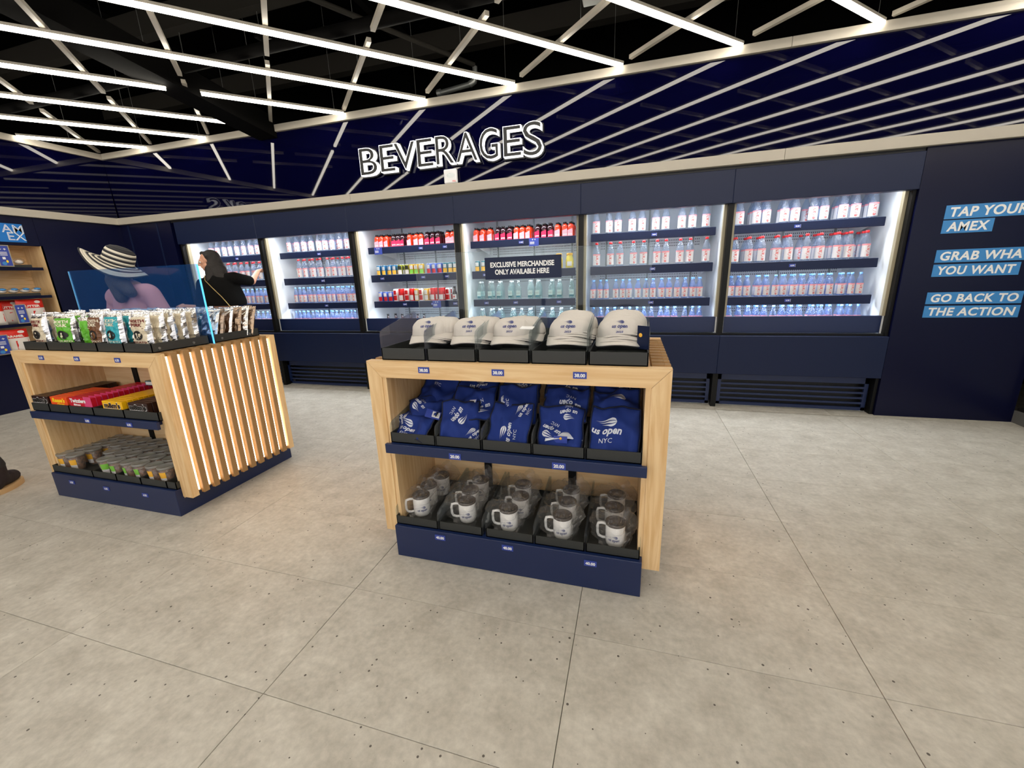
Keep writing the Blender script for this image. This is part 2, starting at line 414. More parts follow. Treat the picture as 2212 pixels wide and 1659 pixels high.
ORD = ['first', 'second', 'third', 'fourth', 'fifth', 'sixth', 'seventh', 'eighth', 'ninth', 'tenth', 'eleventh', 'twelfth', 'thirteenth', 'fourteenth', 'fifteenth', 'sixteenth', 'seventeenth', 'eighteenth', 'nineteenth', 'twentieth']
def area(name, loc, size, power, rot, col=(1, 1, 1)):
    l = D.lights.new(name, 'AREA'); l.shape = 'RECTANGLE'; l.size = size[0]; l.size_y = size[1]; l.energy = power; l.color = col
    o = D.objects.new(name, l); C.objects.link(o); o.location = loc; o.rotation_euler = rot; return o

# ------------------------------------------------------------------ the setting
YW = 4.19; XL = -6.70; XR = 3.03; K = 4.19/4.27
floor = struct(MB().box(-7.4, 8.1, -3.2, 6, -.2, -.012), 'floor', ['black'])
tx = [-1.118+.957*k for k in range(-7, 11)]; ty = [.761+.4825*k for k in range(-8, 11)]
g = .0010
base_tile = None
for i in range(len(tx)-1):
    for j in range(len(ty)-1):
        if base_tile is None:
            base_tile = MB().box(-.4785+g, .4785-g, -.24125+g*.6, .24125-g*.6, -.012, 0, c=.0012).mesh('floor_tile', ['floor_tile'])
        o = D.objects.new('floor_tile', base_tile); C.objects.link(o); o.parent = floor
        o.location = Vector((tx[i]+.4785, ty[j]+.24125, rnd.uniform(-.0004, .0004)))-WL['floor']
struct(MB().box(-7.6, 8.2, -3.2, 6, 4.3, 4.4), 'ceiling', ['void'])
# structural walls (mostly out of view)
struct(MB().box(-7.6, 8.2, 5.6, 5.7, 0, 4.3), 'wall_rear', ['void'])
struct(MB().box(-7.5, -7.4, -3.2, 5.6, 0, 4.3), 'wall_outer', ['void'])
struct(MB().box(-7.4, 8.2, -3.3, -3.2, 0, 4.3), 'wall_front', ['navy_wall'])
# back wall facing: plain navy panels left and right of the cases
wb = struct(MB().box(-6.7, -5.78, YW, YW+.06, 0, 2.14), 'wall_panel_left', ['navy_wall'])
for x in (-6.55, -6.02): MB().box(x-.012, x+.012, YW-.004, YW, 0, 2.13).obj('panel_joint_cover', ['navy_panel'], wb)
wr = struct(MB().box(2.092, 3.03, YW-.005, YW+.06, 0, 2.14), 'wall_panel_right', ['navy_wall'])
struct(MB().box(XR, XR+.12, 2.0, YW, 0, .10).box(XR+.02, XR+.1, 2.0, YW, .10, .125, 1), 'baseboard_right', ['gray_base', 'black'])
wd = struct(MB().box(XR+.05, XR+.08, 2.0, 4.05, .125, 2.14, 1).box(XR+.03, XR+.09, 4.04, 4.07, .125, 2.14).box(XR+.03, XR+.09, 1.98, 2.0, .125, 2.14), 'window_1', ['frame_beige', 'acrylic'])
struct(MB().box(8.1, 8.2, -3.2, 5.6, 0, 4.3), 'wall_right', ['navy_wall'])
wf = struct(MB().box(-6.9, 7.6, -3.19, -3.17, .5, 2.7), 'fill_panel_front', ['front_fill'])  # unseen glowing panel, added to fill the counters with frontal light
for k in range(9): MB().box(-6.9+k*1.8, -6.84+k*1.8, -3.17, -3.14, .45, 2.75).obj('fill_panel_bar', ['black_metal'], wf)  # bars across the added fill panel
# left wall (unit frontage built below) and its upper panels
struct(MB().box(XL-.06, XL, 3.32, YW, 0, 2.14).box(XL-.06, XL, -3.2, 1.2, 0, 2.14), 'wall_left_lower', ['navy_wall'])
# glossy navy soffits
def lean(x): return .0128-(.0085*min(1, max(0, (x-.9)/1.6)))    # the glossy sheets lean back a little towards their foot
m = MB()
m.sheet(lambda u, v: (XL+(8.05-XL)*u, YW+lean(XL+(8.05-XL)*u)*(1-v), 2.20+.732*v), 90, 1, 0)
m.box(XL, 8.05, YW+.02, YW+.04, 2.2, 2.932)
sb = struct(m, 'wall_back', ['navy_gloss'])
sl = struct(MB().box(XL-.03, XL, -3.2, YW, 2.222, 2.932), 'wall_left', ['navy_gloss'])
struct(MB().box(XR+.12, 8.05, YW, YW+.06, 0, 2.14), 'wall_panel_far_right', ['navy_wall'])
# cream bands, with butt joints
def band(name, segs):
    p = None
    for q, s_ in enumerate(segs):
        o = MB().box(*s_, c=.002)
        if p is None: p = struct(o, name, ['cream'])
        else: o.obj('band_length', ['cream'], p)
band('trim_1', [(-6.66, -3.0, YW-.045, YW+.02, 2.140, 2.222), (-2.998, 1.13, YW-.045, YW+.02, 2.140, 2.222), (1.132, 8.05, YW-.045, YW+.02, 2.140, 2.222)])
band('trim_2', [(-6.66, -3.0, YW-.03, YW+.03, 2.932, 3.0), (-2.998, 1.09, YW-.03, YW+.03, 2.932, 3.0), (1.092, 8.05, YW-.03, YW+.03, 2.932, 3.0)])
band('trim_3', [(XL-.02, XL+.045, -3.2, YW+.02, 2.140, 2.222)])
band('trim_4', [(XL-.02, XL+.03, -3.2, YW+.03, 2.932, 3.0)])
struct(MB().box(-5.78, 2.09, YW+.01, YW+.05, 2.114, 2.15), 'trim_7', ['black'])
# ------------------------------------------------------------------ ceiling: light tubes, cross bars, ducts
s2 = math.sqrt(.5)
ZT = 3.0
def bar_along(m, c, sgn, t0, t1, zc, w_, h_, mi=0):
    """rod whose plan line is X-sgn*Y=c, from Y=t0 to Y=t1"""
    a = Vector((c+sgn*t0, t0, zc)); b = Vector((c+sgn*t1, t1, zc)); d = (b-a).normalized(); n = Vector((-d.y, d.x, 0))*w_/2; u = Vector((0, 0, h_/2))
    vs = [a+n+u, a-n+u, a-n-u, a+n-u, b+n+u, b-n+u, b-n-u, b+n-u]
    m.add(vs, [(0, 1, 2, 3), (7, 6, 5, 4), (0, 4, 5, 1), (1, 5, 6, 2), (2, 6, 7, 3), (3, 7, 4, 0)], mi)
    return a, b
tubes = [(-2.5, 4.16, 'light tube reaching the wall band at the far right of the frame'), (-3.405, 4.14, 'light tube second from right along the top edge'),
 (-4.30, 4.13, 'light tube third from right, ending right above the sign'), (-5.26, 4.14, 'light tube ending above the middle of the sign'), (-6.175, 4.15, 'light tube ending above left of the sign'),
 (-7.11, 4.15, 'shorter light tube starting at the dark ceiling beam'), (-8.12, 3.97, 'light tube ending against the dark ceiling beam'), (-9.05, 4.19, 'light tube second nearest the far left corner'), (-10.02, 4.20, 'light tube nearest the far left corner of the ceiling')]
def tube_light(c, y0, y1, label):
    mid = (y0+y1)/2; root = thing('tube_light', 'glowing white '+label, 'light', (c+mid, mid, ZT), 'glowing light tubes of the ceiling grid')
    m = MB(); bar_along(m, c, 1, y0, y1, ZT-.016, .030, .022); m.obj('diffuser', ['tube'], root)
    m = MB(); bar_along(m, c, 1, y0-.004, y1+.004, ZT+.004, .034, .018); m.obj('housing', ['cream'], root)
    m = MB()
    for y in (y1-.06, y0+.3): m.cyl((c+y, y, ZT+.01), (c+y, y, 4.3), .0016, 5)
    m.parts('suspension_wire', ['galv'], root)
for c, y1, lab in tubes:
    if c == -7.11:
        tube_light(c, 3.30, y1, lab); tube_light(c, XL+.06-c, 3.12, 'light tube leading up to the left side of the dark beam')
    elif c == -8.12: tube_light(c, XL+.06-c, y1, lab)
    else: tube_light(c, max(-2.9, XL+.06-c), y1, lab)
for k, c in enumerate((-1.58, -.66, .26, 1.18, 2.1, 3.02, 3.94)): tube_light(c, -2.9, min(4.15, 8-c), 'light tube out of frame, mirrored in the navy wall, %s one' % ORD[k])
bars = [7.6, 6.68, 5.76, 4.80, 3.94, 3.0, 2.09, 1.18, .25, -.65, -1.57, -2.48]
blab = ['right of the frame, farther one', 'right of the frame, nearer one', 'far right end of the tubes', 'second tube from the right', 'third tube from the right', 'sign from above', 'left part of the sign', 'tube end left of the sign', 'dark beam foot', 'dark beam left side', 'last tube but one', 'far left corner']
for k, c in enumerate(bars):
    root = thing('cross_bar', 'thin unlit cream ceiling bar running over towards the '+blab[k], 'ceiling bar', (c-3.5, 3.5, ZT), 'unlit cream bars crossing the light tubes')
    y1 = {7.6: 4.12, 6.68: 4.12, 5.76: 4.12, 4.80: 4.05, 3.94: 4.08, 3.0: 4.06, 2.09: 4.06, 1.18: 4.13, .25: 4.12, -.65: 4.17, -1.57: 4.19, -2.48: 4.13}[c]
    cuts = [(max(-2.5, c-7.9), 3.03), (3.16, y1)]
    if c == -2.48: cuts = [(2.2, 2.95), (3.12, y1)]
    for a, b in cuts:
        if b-a < .1: continue
        m = MB(); bar_along(m, c*1.02, -1, a, min(b*1.01, 4.17), ZT+.031, .032, .03); m.obj('bar_length', ['cream'], root)
    MB().cyl((c*1.02-3.5, 3.5, ZT+.046), (c*1.02-3.5, 3.5, 4.3), .0016, 5).obj('suspension_wire', ['galv'], root)
m = MB().prism([(.3, 3.33), (YW-.01, 2.875), (YW-.01, 3.08), (.3, 3.53)], -4.12, -3.87, 'yz'); tag(m.obj('ceiling_beam', ['steel_dark']), 'dark boxed beam running along the ceiling down to the wall band', 'beam')
tag(MB().tube([(-6.4, 3.12, 3.105), (-4.25, 3.12, 3.105)], .042, 14).obj('round_duct', ['steel_dark']), 'dark round duct left of the boxed beam', 'duct')
tag(MB().tube([(-3.75, 3.12, 3.105), (2.9, 3.12, 3.105)], .042, 14).obj('round_duct', ['steel_dark']), 'dark round duct right of the boxed beam crossing under the bars', 'duct')
for k, (y, lab) in enumerate(((4.65, 'farthest'), (3.42, 'middle'), (2.2, 'nearest'))):
    tag(MB().box(-7.2, 4.8, y, y+.11, 3.6, 3.8).obj('ceiling_joist', ['joist']), 'dim grey brown ceiling joist, the %s of three above the tubes' % lab, 'joist', 'grey brown ceiling joists')
for k, (x, lab) in enumerate(((-5.2, 'left of the boxed beam'), (-2.6, 'right of the boxed beam'), (-.4, 'above the sign'), (1.8, 'at the far right'))):
    tag(MB().box(x, x+.07, 0, 5.5, 3.82, 3.95).obj('ceiling_rail', ['steel_dark']), 'dark steel ceiling rail running front to back, '+lab, 'rail', 'steel rails under the ceiling')
pp = thing('sprinkler_pipe', 'grey threaded pipe with an elbow just above the wall band', 'pipe', (-1.6, 4.4, 3.1))
MB().tube([(-1.94, 4.34, 3.10), (-1.62, 4.34, 3.13)], .024, 12).obj('pipe', ['galv'], pp)
MB().tube([(-1.62, 4.34, 3.13), (-1.575, 4.34, 3.15), (-1.56, 4.34, 3.20)], .03, 12).tube([(-1.97, 4.34, 3.098), (-1.93, 4.34, 3.102)], .034, 12).obj('elbow', ['galv'], pp)
MB().tube([(-1.56, 4.34, 3.20), (-1.56, 4.34, 3.27)], .024, 12).obj('riser', ['galv'], pp)
MB().tube([(-1.56, 4.33, 3.28), (-2.9, 2.6, 3.45)], .020, 12).obj('branch', ['joist'], pp)
for k, (x, y, z, lab) in enumerate(((-3.0, 3.25, 3.25, 'beside the dark beam'), (-2.15, 2.75, 3.35, 'over the middle tubes'), (-.25, 2.95, 3.3, 'above the sign near the top edge'))):
    t = thing('track_spotlight', 'small dark ceiling spotlight '+lab, 'spotlight', (x, y, z), 'dark spotlights among the ceiling steel')
    MB().box(x-.05, x+.05, y-.03, y+.03, z, z+.03).obj('bracket', ['steel_dark'], t)
    MB().tube([(x+.02, y, z+.01), (x+.12, y-.05, z-.08)], .045, 12).obj('lamp_can', ['steel_dark'], t)
    MB().tube([(x+.121, y-.05, z-.081), (x+.128, y-.053, z-.087)], .038, 12).obj('lens', ['alu'], t)
tag(MB().box(-.42, -.26, 3.38, 3.5, 3.12, 3.17, c=.005).box(-.4, -.28, 3.4, 3.48, 3.17, 3.3).obj('junction_box', ['galv']), 'small metal box hanging under the ceiling above the sign', 'box')

# ------------------------------------------------------------------ wall signs
sg = thing('channel_letter_sign', 'large lit white BEVERAGES letters on the navy soffit', 'sign', (-1.83, YW-.02, 2.37))
LET = [('B', -2.81, -2.60, 2.375, 2.635), ('E', -2.565, -2.39, 2.385, 2.64), ('V', -2.395, -2.155, 2.385, 2.64), ('E', -2.14, -1.96, 2.39, 2.645), ('R', -1.935, -1.735, 2.392, 2.65), ('A', -1.72, -1.49, 2.392, 2.652), ('G', -1.475, -1.28, 2.385, 2.66), ('E', -1.235, -1.055, 2.39, 2.65), ('S', -1.045, -.855, 2.375, 2.665)]
def letter(ch, x0, x1, z0, z1, yb, parent, P=None):
    P = P or (lambda a, d, b: (a, d, b))
    def ext(bold, grow, d0, d1, mi_name, nm, par):
        vs, fs, asp = glyphs(ch, bold, 0, 1, 4)
        X0, X1, Z0, Z1 = x0-grow, x1+grow, z0-grow, z1+grow
        n = len(vs); V = [P(X0+(X1-X0)*x, d0, Z0+(Z1-Z0)*y) for x, y in vs]+[P(X0+(X1-X0)*x, d1, Z0+(Z1-Z0)*y) for x, y in vs]
        F = [tuple(f) for f in fs]+[tuple(i+n for i in reversed(f)) for f in fs]
        cnt = {}
        for f in fs:
            for i in range(len(f)):
                e = (f[i], f[(i+1) % len(f)]); cnt[e] = 1
        for (a, b) in cnt:
            if (b, a) not in cnt: F.append((a, b, b+n, a+n))
        return MB().add(V, F).obj(nm, [mi_name], par)
    L = ext(.012, 0, yb-.075, yb-.02, 'sign_lit', 'letter_body', parent)
    ext(-.010, -.007, yb-.079, yb-.0745, 'black', 'letter_face', L)
    ext(.030, .012, yb-.02, yb-.004, 'black', 'letter_shadow', L)  # black outline standing in for the shadow behind the letter
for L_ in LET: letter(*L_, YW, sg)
sg2 = thing('channel_letter_sign', 'lit SNACKS letters on the left soffit, seen mirrored in the glossy back soffit', 'sign', (XL+.02, 2.0, 2.37))
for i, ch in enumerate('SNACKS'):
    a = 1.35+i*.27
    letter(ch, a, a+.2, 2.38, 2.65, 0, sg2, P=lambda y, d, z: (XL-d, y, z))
al = thing('fire_alarm_strobe', 'white wall strobe with clear dome under the lit sign', 'alarm', (-1.81, YW, 2.22))
MB().box(-1.88, -1.742, YW-.04, YW, 2.226, 2.356, c=.008).obj('housing', ['white'], al)
MB().ball((-1.80, YW-.045, 2.295), (.045, .03, .022), 12).obj('strobe_dome', ['acrylic'], al)
MB().text('FIRE', (-1.79, -1.75, 2.235, 2.25), lambda u, v: (u, YW-.0405, v)).obj('lettering', ['label_red'], al)
BAN = [('TAP YOUR CARD', 2.283, 3.02, 1.613, 1.712), ('AMEX', 2.283, 2.594, 1.508, 1.604), ('GRAB WHAT', 2.283, 2.90, 1.290, 1.386), ('YOU WANT', 2.283, 2.818, 1.182, 1.276), ('GO BACK TO', 2.283, 2.882, .967, 1.060), ('THE ACTION', 2.283, 2.884, .859, .953)]
FULL = {'TAP YOUR CARD': 'TAP YOUR'}
ts = {}
for i, (s_, x0, x1, z0, z1) in enumerate(BAN):
    if i == 0: s_ = 'TAP YOUR'; x1 = 2.80
    p = tag(MB().box(x0, x1, YW-.0085, YW-.005, z0, z1).obj('slogan_banner', ['banner_blue']), 'blue wall banner strip reading '+s_, 'sign', 'blue slogan strips on the right wall panel')
    MB().text(s_, (x0+.03, x1-.025, z0+.014, z1-.014), lambda u, v: (u, YW-.009, v), bold=.03, shear=.12, spacing=1.08, keep=False, flat=4).obj('lettering', ['white_print'], p)

# ------------------------------------------------------------------ refrigerated cases
def grille_material(): pass
case_names = ['behind the person in black', 'of water bottles beside the one being reached into', 'of juices, short cans and tall red cans', 'behind the merchandise sign, with lemonade and square water bottles', 'of sparsely spaced bottles in single rows', 'packed with water bottles next to the slogan panel']
SH = [{0: (1.61, 1.685), 1: (1.285, 1.365), 2: (.965, 1.045)}]*6
prices = [['', '8.50', '8.50', '6.50'], ['8.50', '8.50', '6.50', ''], ['11.00', '7.50', '12.00', '9.00'], ['11.00', '7.50', '6.50', ''], ['8.50', '8.50', '6.50', ''], ['8.50', '8.50', '6.50', '']]
def shelf_z(ci, si):
    z0, z1 = [(1.607, 1.680), (1.283 if ci != 5 else 1.270, 1.366 if ci != 5 else 1.348), (.960, 1.038)][si]
    if ci < 4 and si == 2: z0, z1 = .982, 1.058
    return z0, z1
for ci in range(6):
    x0 = .825-1.30*(5-ci); x1 = x0+1.228; xc = (x0+x1)/2; yf = 4.27; yb = 5.02
    c = thing('refrigerated_case', 'open navy drinks cooler '+case_names[ci], 'cooler', (xc, 4.5, 0), 'navy drinks coolers along the back wall')
    a0, a1 = x0-.036, x1+.036
    m = MB()
    m.box(x0-.02, x1+.02, yb, yb+.02, .70, 1.99); m.box(x0-.02, x0, yf, yb, .70, 1.99); m.box(x1, x1+.02, yf, yb, .70, 1.99)
    m.box(x0-.02, x1+.02, yf, yb, 1.97, 1.99); m.box(x0-.02, x1+.02, yf+.05, yb, .70, .72)
    m.obj('liner', ['liner'], c)
    m = MB(); m.box(x0-.012, x0+.012, yf-.012, yf+.03, .868, 1.875).box(x1-.012, x1+.012, yf-.012, yf+.03, .868, 1.875); m.parts('opening_trim', ['frame_beige'], c)
    MB().box(a0, a1, YW-.01, yf-.014, 1.846, 2.114, c=.003).obj('fascia_panel', ['navy_panel'], c)
    m = MB(); m.box(x0+.03, x1-.03, yf+.03, yf+.06, 1.93, 1.945); m.parts('light_strip', ['strip_led'], c)
    MB().box(x0-.036, x0-.013, YW+.02, yf+.02, .0, 1.846).box(x1+.013, x1+.036, YW+.02, yf+.02, .0, 1.846).parts('side_post', ['black_metal'], c)
    MB().box(x0, x1, yf, yf+.02, .72, .868, c=.003).obj('front_glass_apron', ['navy'], c)
    MB().box(x0-.012, x1+.012, YW+.03, yf+.02, .699, .716).obj('bumper', ['black_metal'], c)
    MB().box(a0, a1, YW-.01, YW+.03, .335, .699, c=.003).obj('lower_panel', ['navy_panel'], c)
    MB().box(x0, x1, yf+.09, yf+.1, .0, .33).obj('plinth_back', ['black'], c)
    gr = MB().box(x0, x0+.03, yf, yf+.02, .012, .325).box(x1-.03, x1, yf, yf+.02, .012, .325).box(x0, x1, yf, yf+.02, .262, .325).box(x0, x1, yf, yf+.02, .012, .04).obj('kick_grille', ['navy'], c)
    for k in range(4):
        z = .04+.030*(k+1)+.018*k
        MB().box(x0+.03, x1-.03, yf, yf+.012, z, z+.018).obj('grille_slat', ['navy'], gr)
    m = MB()
    for k in range(60):
        for j in range(6):
            xx_ = x0+.1+k*(x1-x0-.2)/59; m.box(xx_-.003, xx_+.003, yb-.002, yb-.0005, 1.00-.028*j-.014, 1.00-.028*j)
    for k in range(60):
        xx_ = x0+.1+k*(x1-x0-.2)/59
        for zz in (1.30, 1.63):
            for j in range(3): m.box(xx_-.003, xx_+.003, yb-.002, yb-.0005, zz-.028*j-.014, zz-.028*j)
    pg = m.obj('air_slots', ['black'], c); pg['kind'] = 'stuff'
    m = MB()
    for xq in (x0+.16, xc, x1-.16): m.box(xq-.01, xq+.01, yb-.006, yb-.001, .8, 1.95)
    m.parts('shelf_standard', ['galv'], c)
    for si in range(3):
        z0, z1 = shelf_z(ci, si)
        zs = z1-.012
        sh = MB().box(xc-.575, xc+.575, 4.43, yb-.01, zs-.016, zs).obj('shelf', ['white'], c)
        MB().box(xc-.573, xc+.573, 4.405, 4.432, z0, z1, c=.003).obj('price_rail', ['navy_panel'], sh)
        m = MB()
        for sx in (-1, 1):
            xq = xc+sx*.56; m.prism([(4.45, zs-.016), (yb-.01, zs-.016), (yb-.01, zs-.10), (yb-.05, zs-.10)], xq-.002, xq+.002, 'yz')
        m.parts('bracket', ['white'], sh)
        MB().box(xc-.55, xc+.55, 4.436, 4.452, zs-.026, zs-.018).obj('light_strip', ['strip_led'], sh)
        # price tags
        if ci == 2: tg = [(-.42, '11.00'), (.12, '7.50'), (.42, '9.00')] if si != 2 else [(-.15, '12.00'), (.22, '9.00'), (.5, '11.00')]
        elif ci == 3: tg = [(0, '11.00')] if si == 0 else [(-.42, '6.50'), (-.08, '6.50'), (.40, '6.50')]
        elif ci == 5: tg = [(-.07, ['8.50', '8.50', '6.50'][si])]
        else: tg = [(.03, ['8.50', '8.50', '6.50'][si])]
        for dx, pr in tg:
            m = MB().box(xc+dx-.024, xc+dx+.024, 4.4005, 4.4045, (z0+z1)/2-.013, (z0+z1)/2+.013, 0)
            m.text(pr, (xc+dx-.017, xc+dx+.017, (z0+z1)/2-.0065, (z0+z1)/2+.0065), lambda u, v: (u, 4.4, v), 1, bold=.03)
            m.box(xc+dx+.0225, xc+dx+.024, 4.4, 4.4045, (z0+z1)/2-.013, (z0+z1)/2+.013, 1)
            m.obj('price_tag', ['card_blue', 'white_print'], sh)
    # bigger info card clipped on some rails
    for (cc_, si, dx) in ((2, 0, -.43), (3, 0, .14), (2, 2, .27)):
        if cc_ == ci:
            z0, z1 = shelf_z(ci, si); zc = (z0+z1)/2
            m = MB().box(xc+dx-.052, xc+dx+.052, 4.396, 4.3985, zc-.045, zc+.035, 0)
            fn = lambda u, v: (u, 4.3955, v)
            m.text('+ +', (xc+dx-.02, xc+dx+.02, zc+.012, zc+.028), fn, 1)
            for q in range(3): m.poly([(xc+dx-.042, zc-.006-.009*q), (xc+dx+.005, zc-.006-.009*q), (xc+dx+.005, zc-.002-.009*q), (xc+dx-.042, zc-.002-.009*q)], fn, 1)
            m.obj('info_card', ['card_blue', 'white_print'], c)
    area('case_light', (xc, yf+.06, 1.925), (.95, .03), CASE, (R(-28), 0, 0), (.93, .97, 1))
    for si in range(3):
        z0, z1 = shelf_z(ci, si)
        area('case_light', (xc, 4.46, z1-.045), (.95, .02), CASE*(.30 if si < 2 else .6), (R(-30), 0, 0), (.88, .94, 1) if si < 2 else (.75, .86, 1))

# ------------------------------------------------------------------ drinks
def cylfn(r, z0, a0=-PI/2, vert=True):
    """text running up the front of a bottle: u along the height, v across"""
    if vert: return lambda u, v: (math.cos(a0-v/r)*(r), math.sin(a0-v/r)*(r), z0+u)
    return lambda u, v: (math.cos(a0+u/r)*r, math.sin(a0+u/r)*r, z0+v)
def arc_label(m, r, z0, z1, half, mi, n=10, a0=-PI/2):
    m.sheet(lambda u, v: (math.cos(a0-half+2*half*u)*r, math.sin(a0-half+2*half*u)*r, z0+(z1-z0)*v), n, 1, mi)
def water_bottle(name, H, r, petm, capm, labeltxt, kind):
    body = [(r*.86, 0), (r, .006), (r, H*.10), (r*.95, H*.13), (r, H*.16), (r, H*.44), (r*.98, H*.55), (r*.93, H*.62), (r*.78, H*.72), (r*.58, H*.80), (r*.40, H*.86), (r*.36, H*.90), (r*.36, H*.93)]
    b = MB().lathe(body, n=16).obj(name, [petm]); tag(b, 'x', 'bottle')
    MB().lathe([(r*.40, H*.92), (r*.41, H*.93), (r*.41, H*.985), (r*.36, H)], n=14).obj('cap', [capm], b)
    m = MB(); rr = r*1.012; arc_label(m, rr, H*.10, H*.53, 1.25, 0); arc_label(m, rr*1.006, H*.49, H*.545, 1.25, 1)
    f = cylfn(rr*1.012, 0)
    m.text(labeltxt, (H*.125, H*.475, -r*.5, r*.5), f, 2, bold=.015, flat=3)
    m.add([f(H*.495, -r*.3), f(H*.495, r*.3), f(H*.53, r*.1)], [(0, 1, 2)], 2)
    m.obj('label', ['label_white', 'label_pink', 'label_red'], b)
    return Proto(b)
big = water_bottle('water_bottle', .245, .037, 'pet', 'red_cap', 'evian', 'b')
small = water_bottle('water_bottle', .205, .0294, 'pet_blue', 'blue_cap', 'evian', 's')
def square_bottle():
    H = .205; r = .029
    b = MB().lathe([(r, 0), (r*1.02, .006), (r*1.02, H*.58), (r*.95, H*.66), (r*.6, H*.80), (r*.42, H*.87), (r*.42, H*.92)], n=16, square=.75).obj('water_bottle', ['pet_square']); tag(b, 'x', 'bottle')
    MB().lathe([(r*.46, H*.91), (r*.47, H*.985), (r*.42, H)], n=14).obj('cap', ['white_cap'], b)
    m = MB().box(-r*.8, r*.8, -r*1.08, -r*1.04, H*.14, H*.48, 0); m.box(-r*.8, r*.8, -r*1.09, -r*1.08, H*.14, H*.22, 1)
    m.text('NYC', (-r*.6, r*.6, H*.26, H*.42), lambda u, v: (u, -r*1.1, v), 2); m.obj('label', ['label_teal', 'can_teal', 'gray_print'], b)
    return Proto(b)
sq = square_bottle()
def juice(bodym, labm):
    H = .155; r = .030
    b = MB().lathe([(r*.9, 0), (r, .005), (r, H*.70), (r*.9, H*.78), (r*.55, H*.85), (r*.5, H*.88)], n=14, square=.35).obj('juice_bottle', [bodym]); tag(b, 'x', 'bottle')
    MB().lathe([(r*.58, H*.87), (r*.6, H*.98), (r*.55, H)], n=12).obj('cap', ['dark_cap'], b)
    m = MB().box(-r*.86, r*.86, -r*1.06, -r*1.0, H*.06, H*.46, 0)
    m.text('JUICE', (-r*.75, r*.75, H*.12, H*.26), lambda u, v: (u, -r*1.07, v), 1, bold=.05); m.poly([(-r*.8, H*.46), (r*.8, H*.46), (r*.8, H*.56)], lambda u, v: (u, -r*1.04, v), 0)
    m.obj('label', [labm, 'label_white'], b)
    return Proto(b)
jo = juice('juice_orange', 'label_rose'); jd = juice('juice_dark', 'label_hot')
def can(bodym, topm, r=.029, H=.122, nm='drink_can', side=None):
    b = MB().lathe([(r*.8, 0), (r, .008), (r, H-.012), (r*.86, H-.002), (r*.84, H)], n=14).obj(nm, [bodym]); tag(b, 'x', 'can')
    MB().lathe([(r*.88, H-.003), (r*.88, H+.001), (r*.76, H+.001), (r*.74, H-.002)], n=14).obj('lid', ['alu'], b)
    m = MB(); arc_label(m, r*1.01, H*.12, H*.5, .9, 0, 6)
    if side: arc_label(m, r*1.012, H*.55, H*.88, .7, 1, 6)
    m.obj('label', [topm, side or topm], b)
    return Proto(b)
cans = {'blue': can('can_blue', 'label_gold', side='alu'), 'green': can('can_green', 'label_white', side='print_black'), 'yellow': can('can_yellow', 'label_green', side='label_white'), 'violet': can('can_violet', 'can_red', side='label_white'), 'teal': can('can_teal', 'label_gold', side='label_white'),
 'tallred': can('can_red', 'label_white', .030, .155), 'tallyellow': can('can_yellow', 'label_white', .030, .150, side='label_white'), 'tallwhite': can('white', 'can_red', .030, .152, side='can_red')}
def jar():
    b = MB().lathe([(.036, 0), (.038, .006), (.038, .09), (.033, .11), (.026, .13), (.026, .14)], n=14).obj('lemonade_bottle', ['juice_yellow']); tag(b, 'x', 'bottle')
    MB().lathe([(.029, .138), (.03, .158), (.028, .16)], n=14).obj('cap', ['label_gold'], b)
    MB().box(-.024, .024, -.0395, -.0385, .03, .075).obj('label', ['label_white'], b)
    return Proto(b)
jr = jar()
def sauce():
    b = MB().lathe([(.028, 0), (.029, .005), (.029, .085), (.014, .12), (.012, .15)], n=14).obj('glass_bottle', ['juice_dark']); tag(b, 'x', 'bottle')
    MB().lathe([(.0145, .145), (.0145, .165), (.013, .166)], n=12).obj('cap', ['dark_cap'], b)
    m = MB(); arc_label(m, .0295, .02, .075, 1.0, 0); m.ball((0, -.03, .048), (.01, .002, .01), 10, 1); m.obj('label', ['label_white', 'label_red'], b)
    return Proto(b)
sc = sauce()
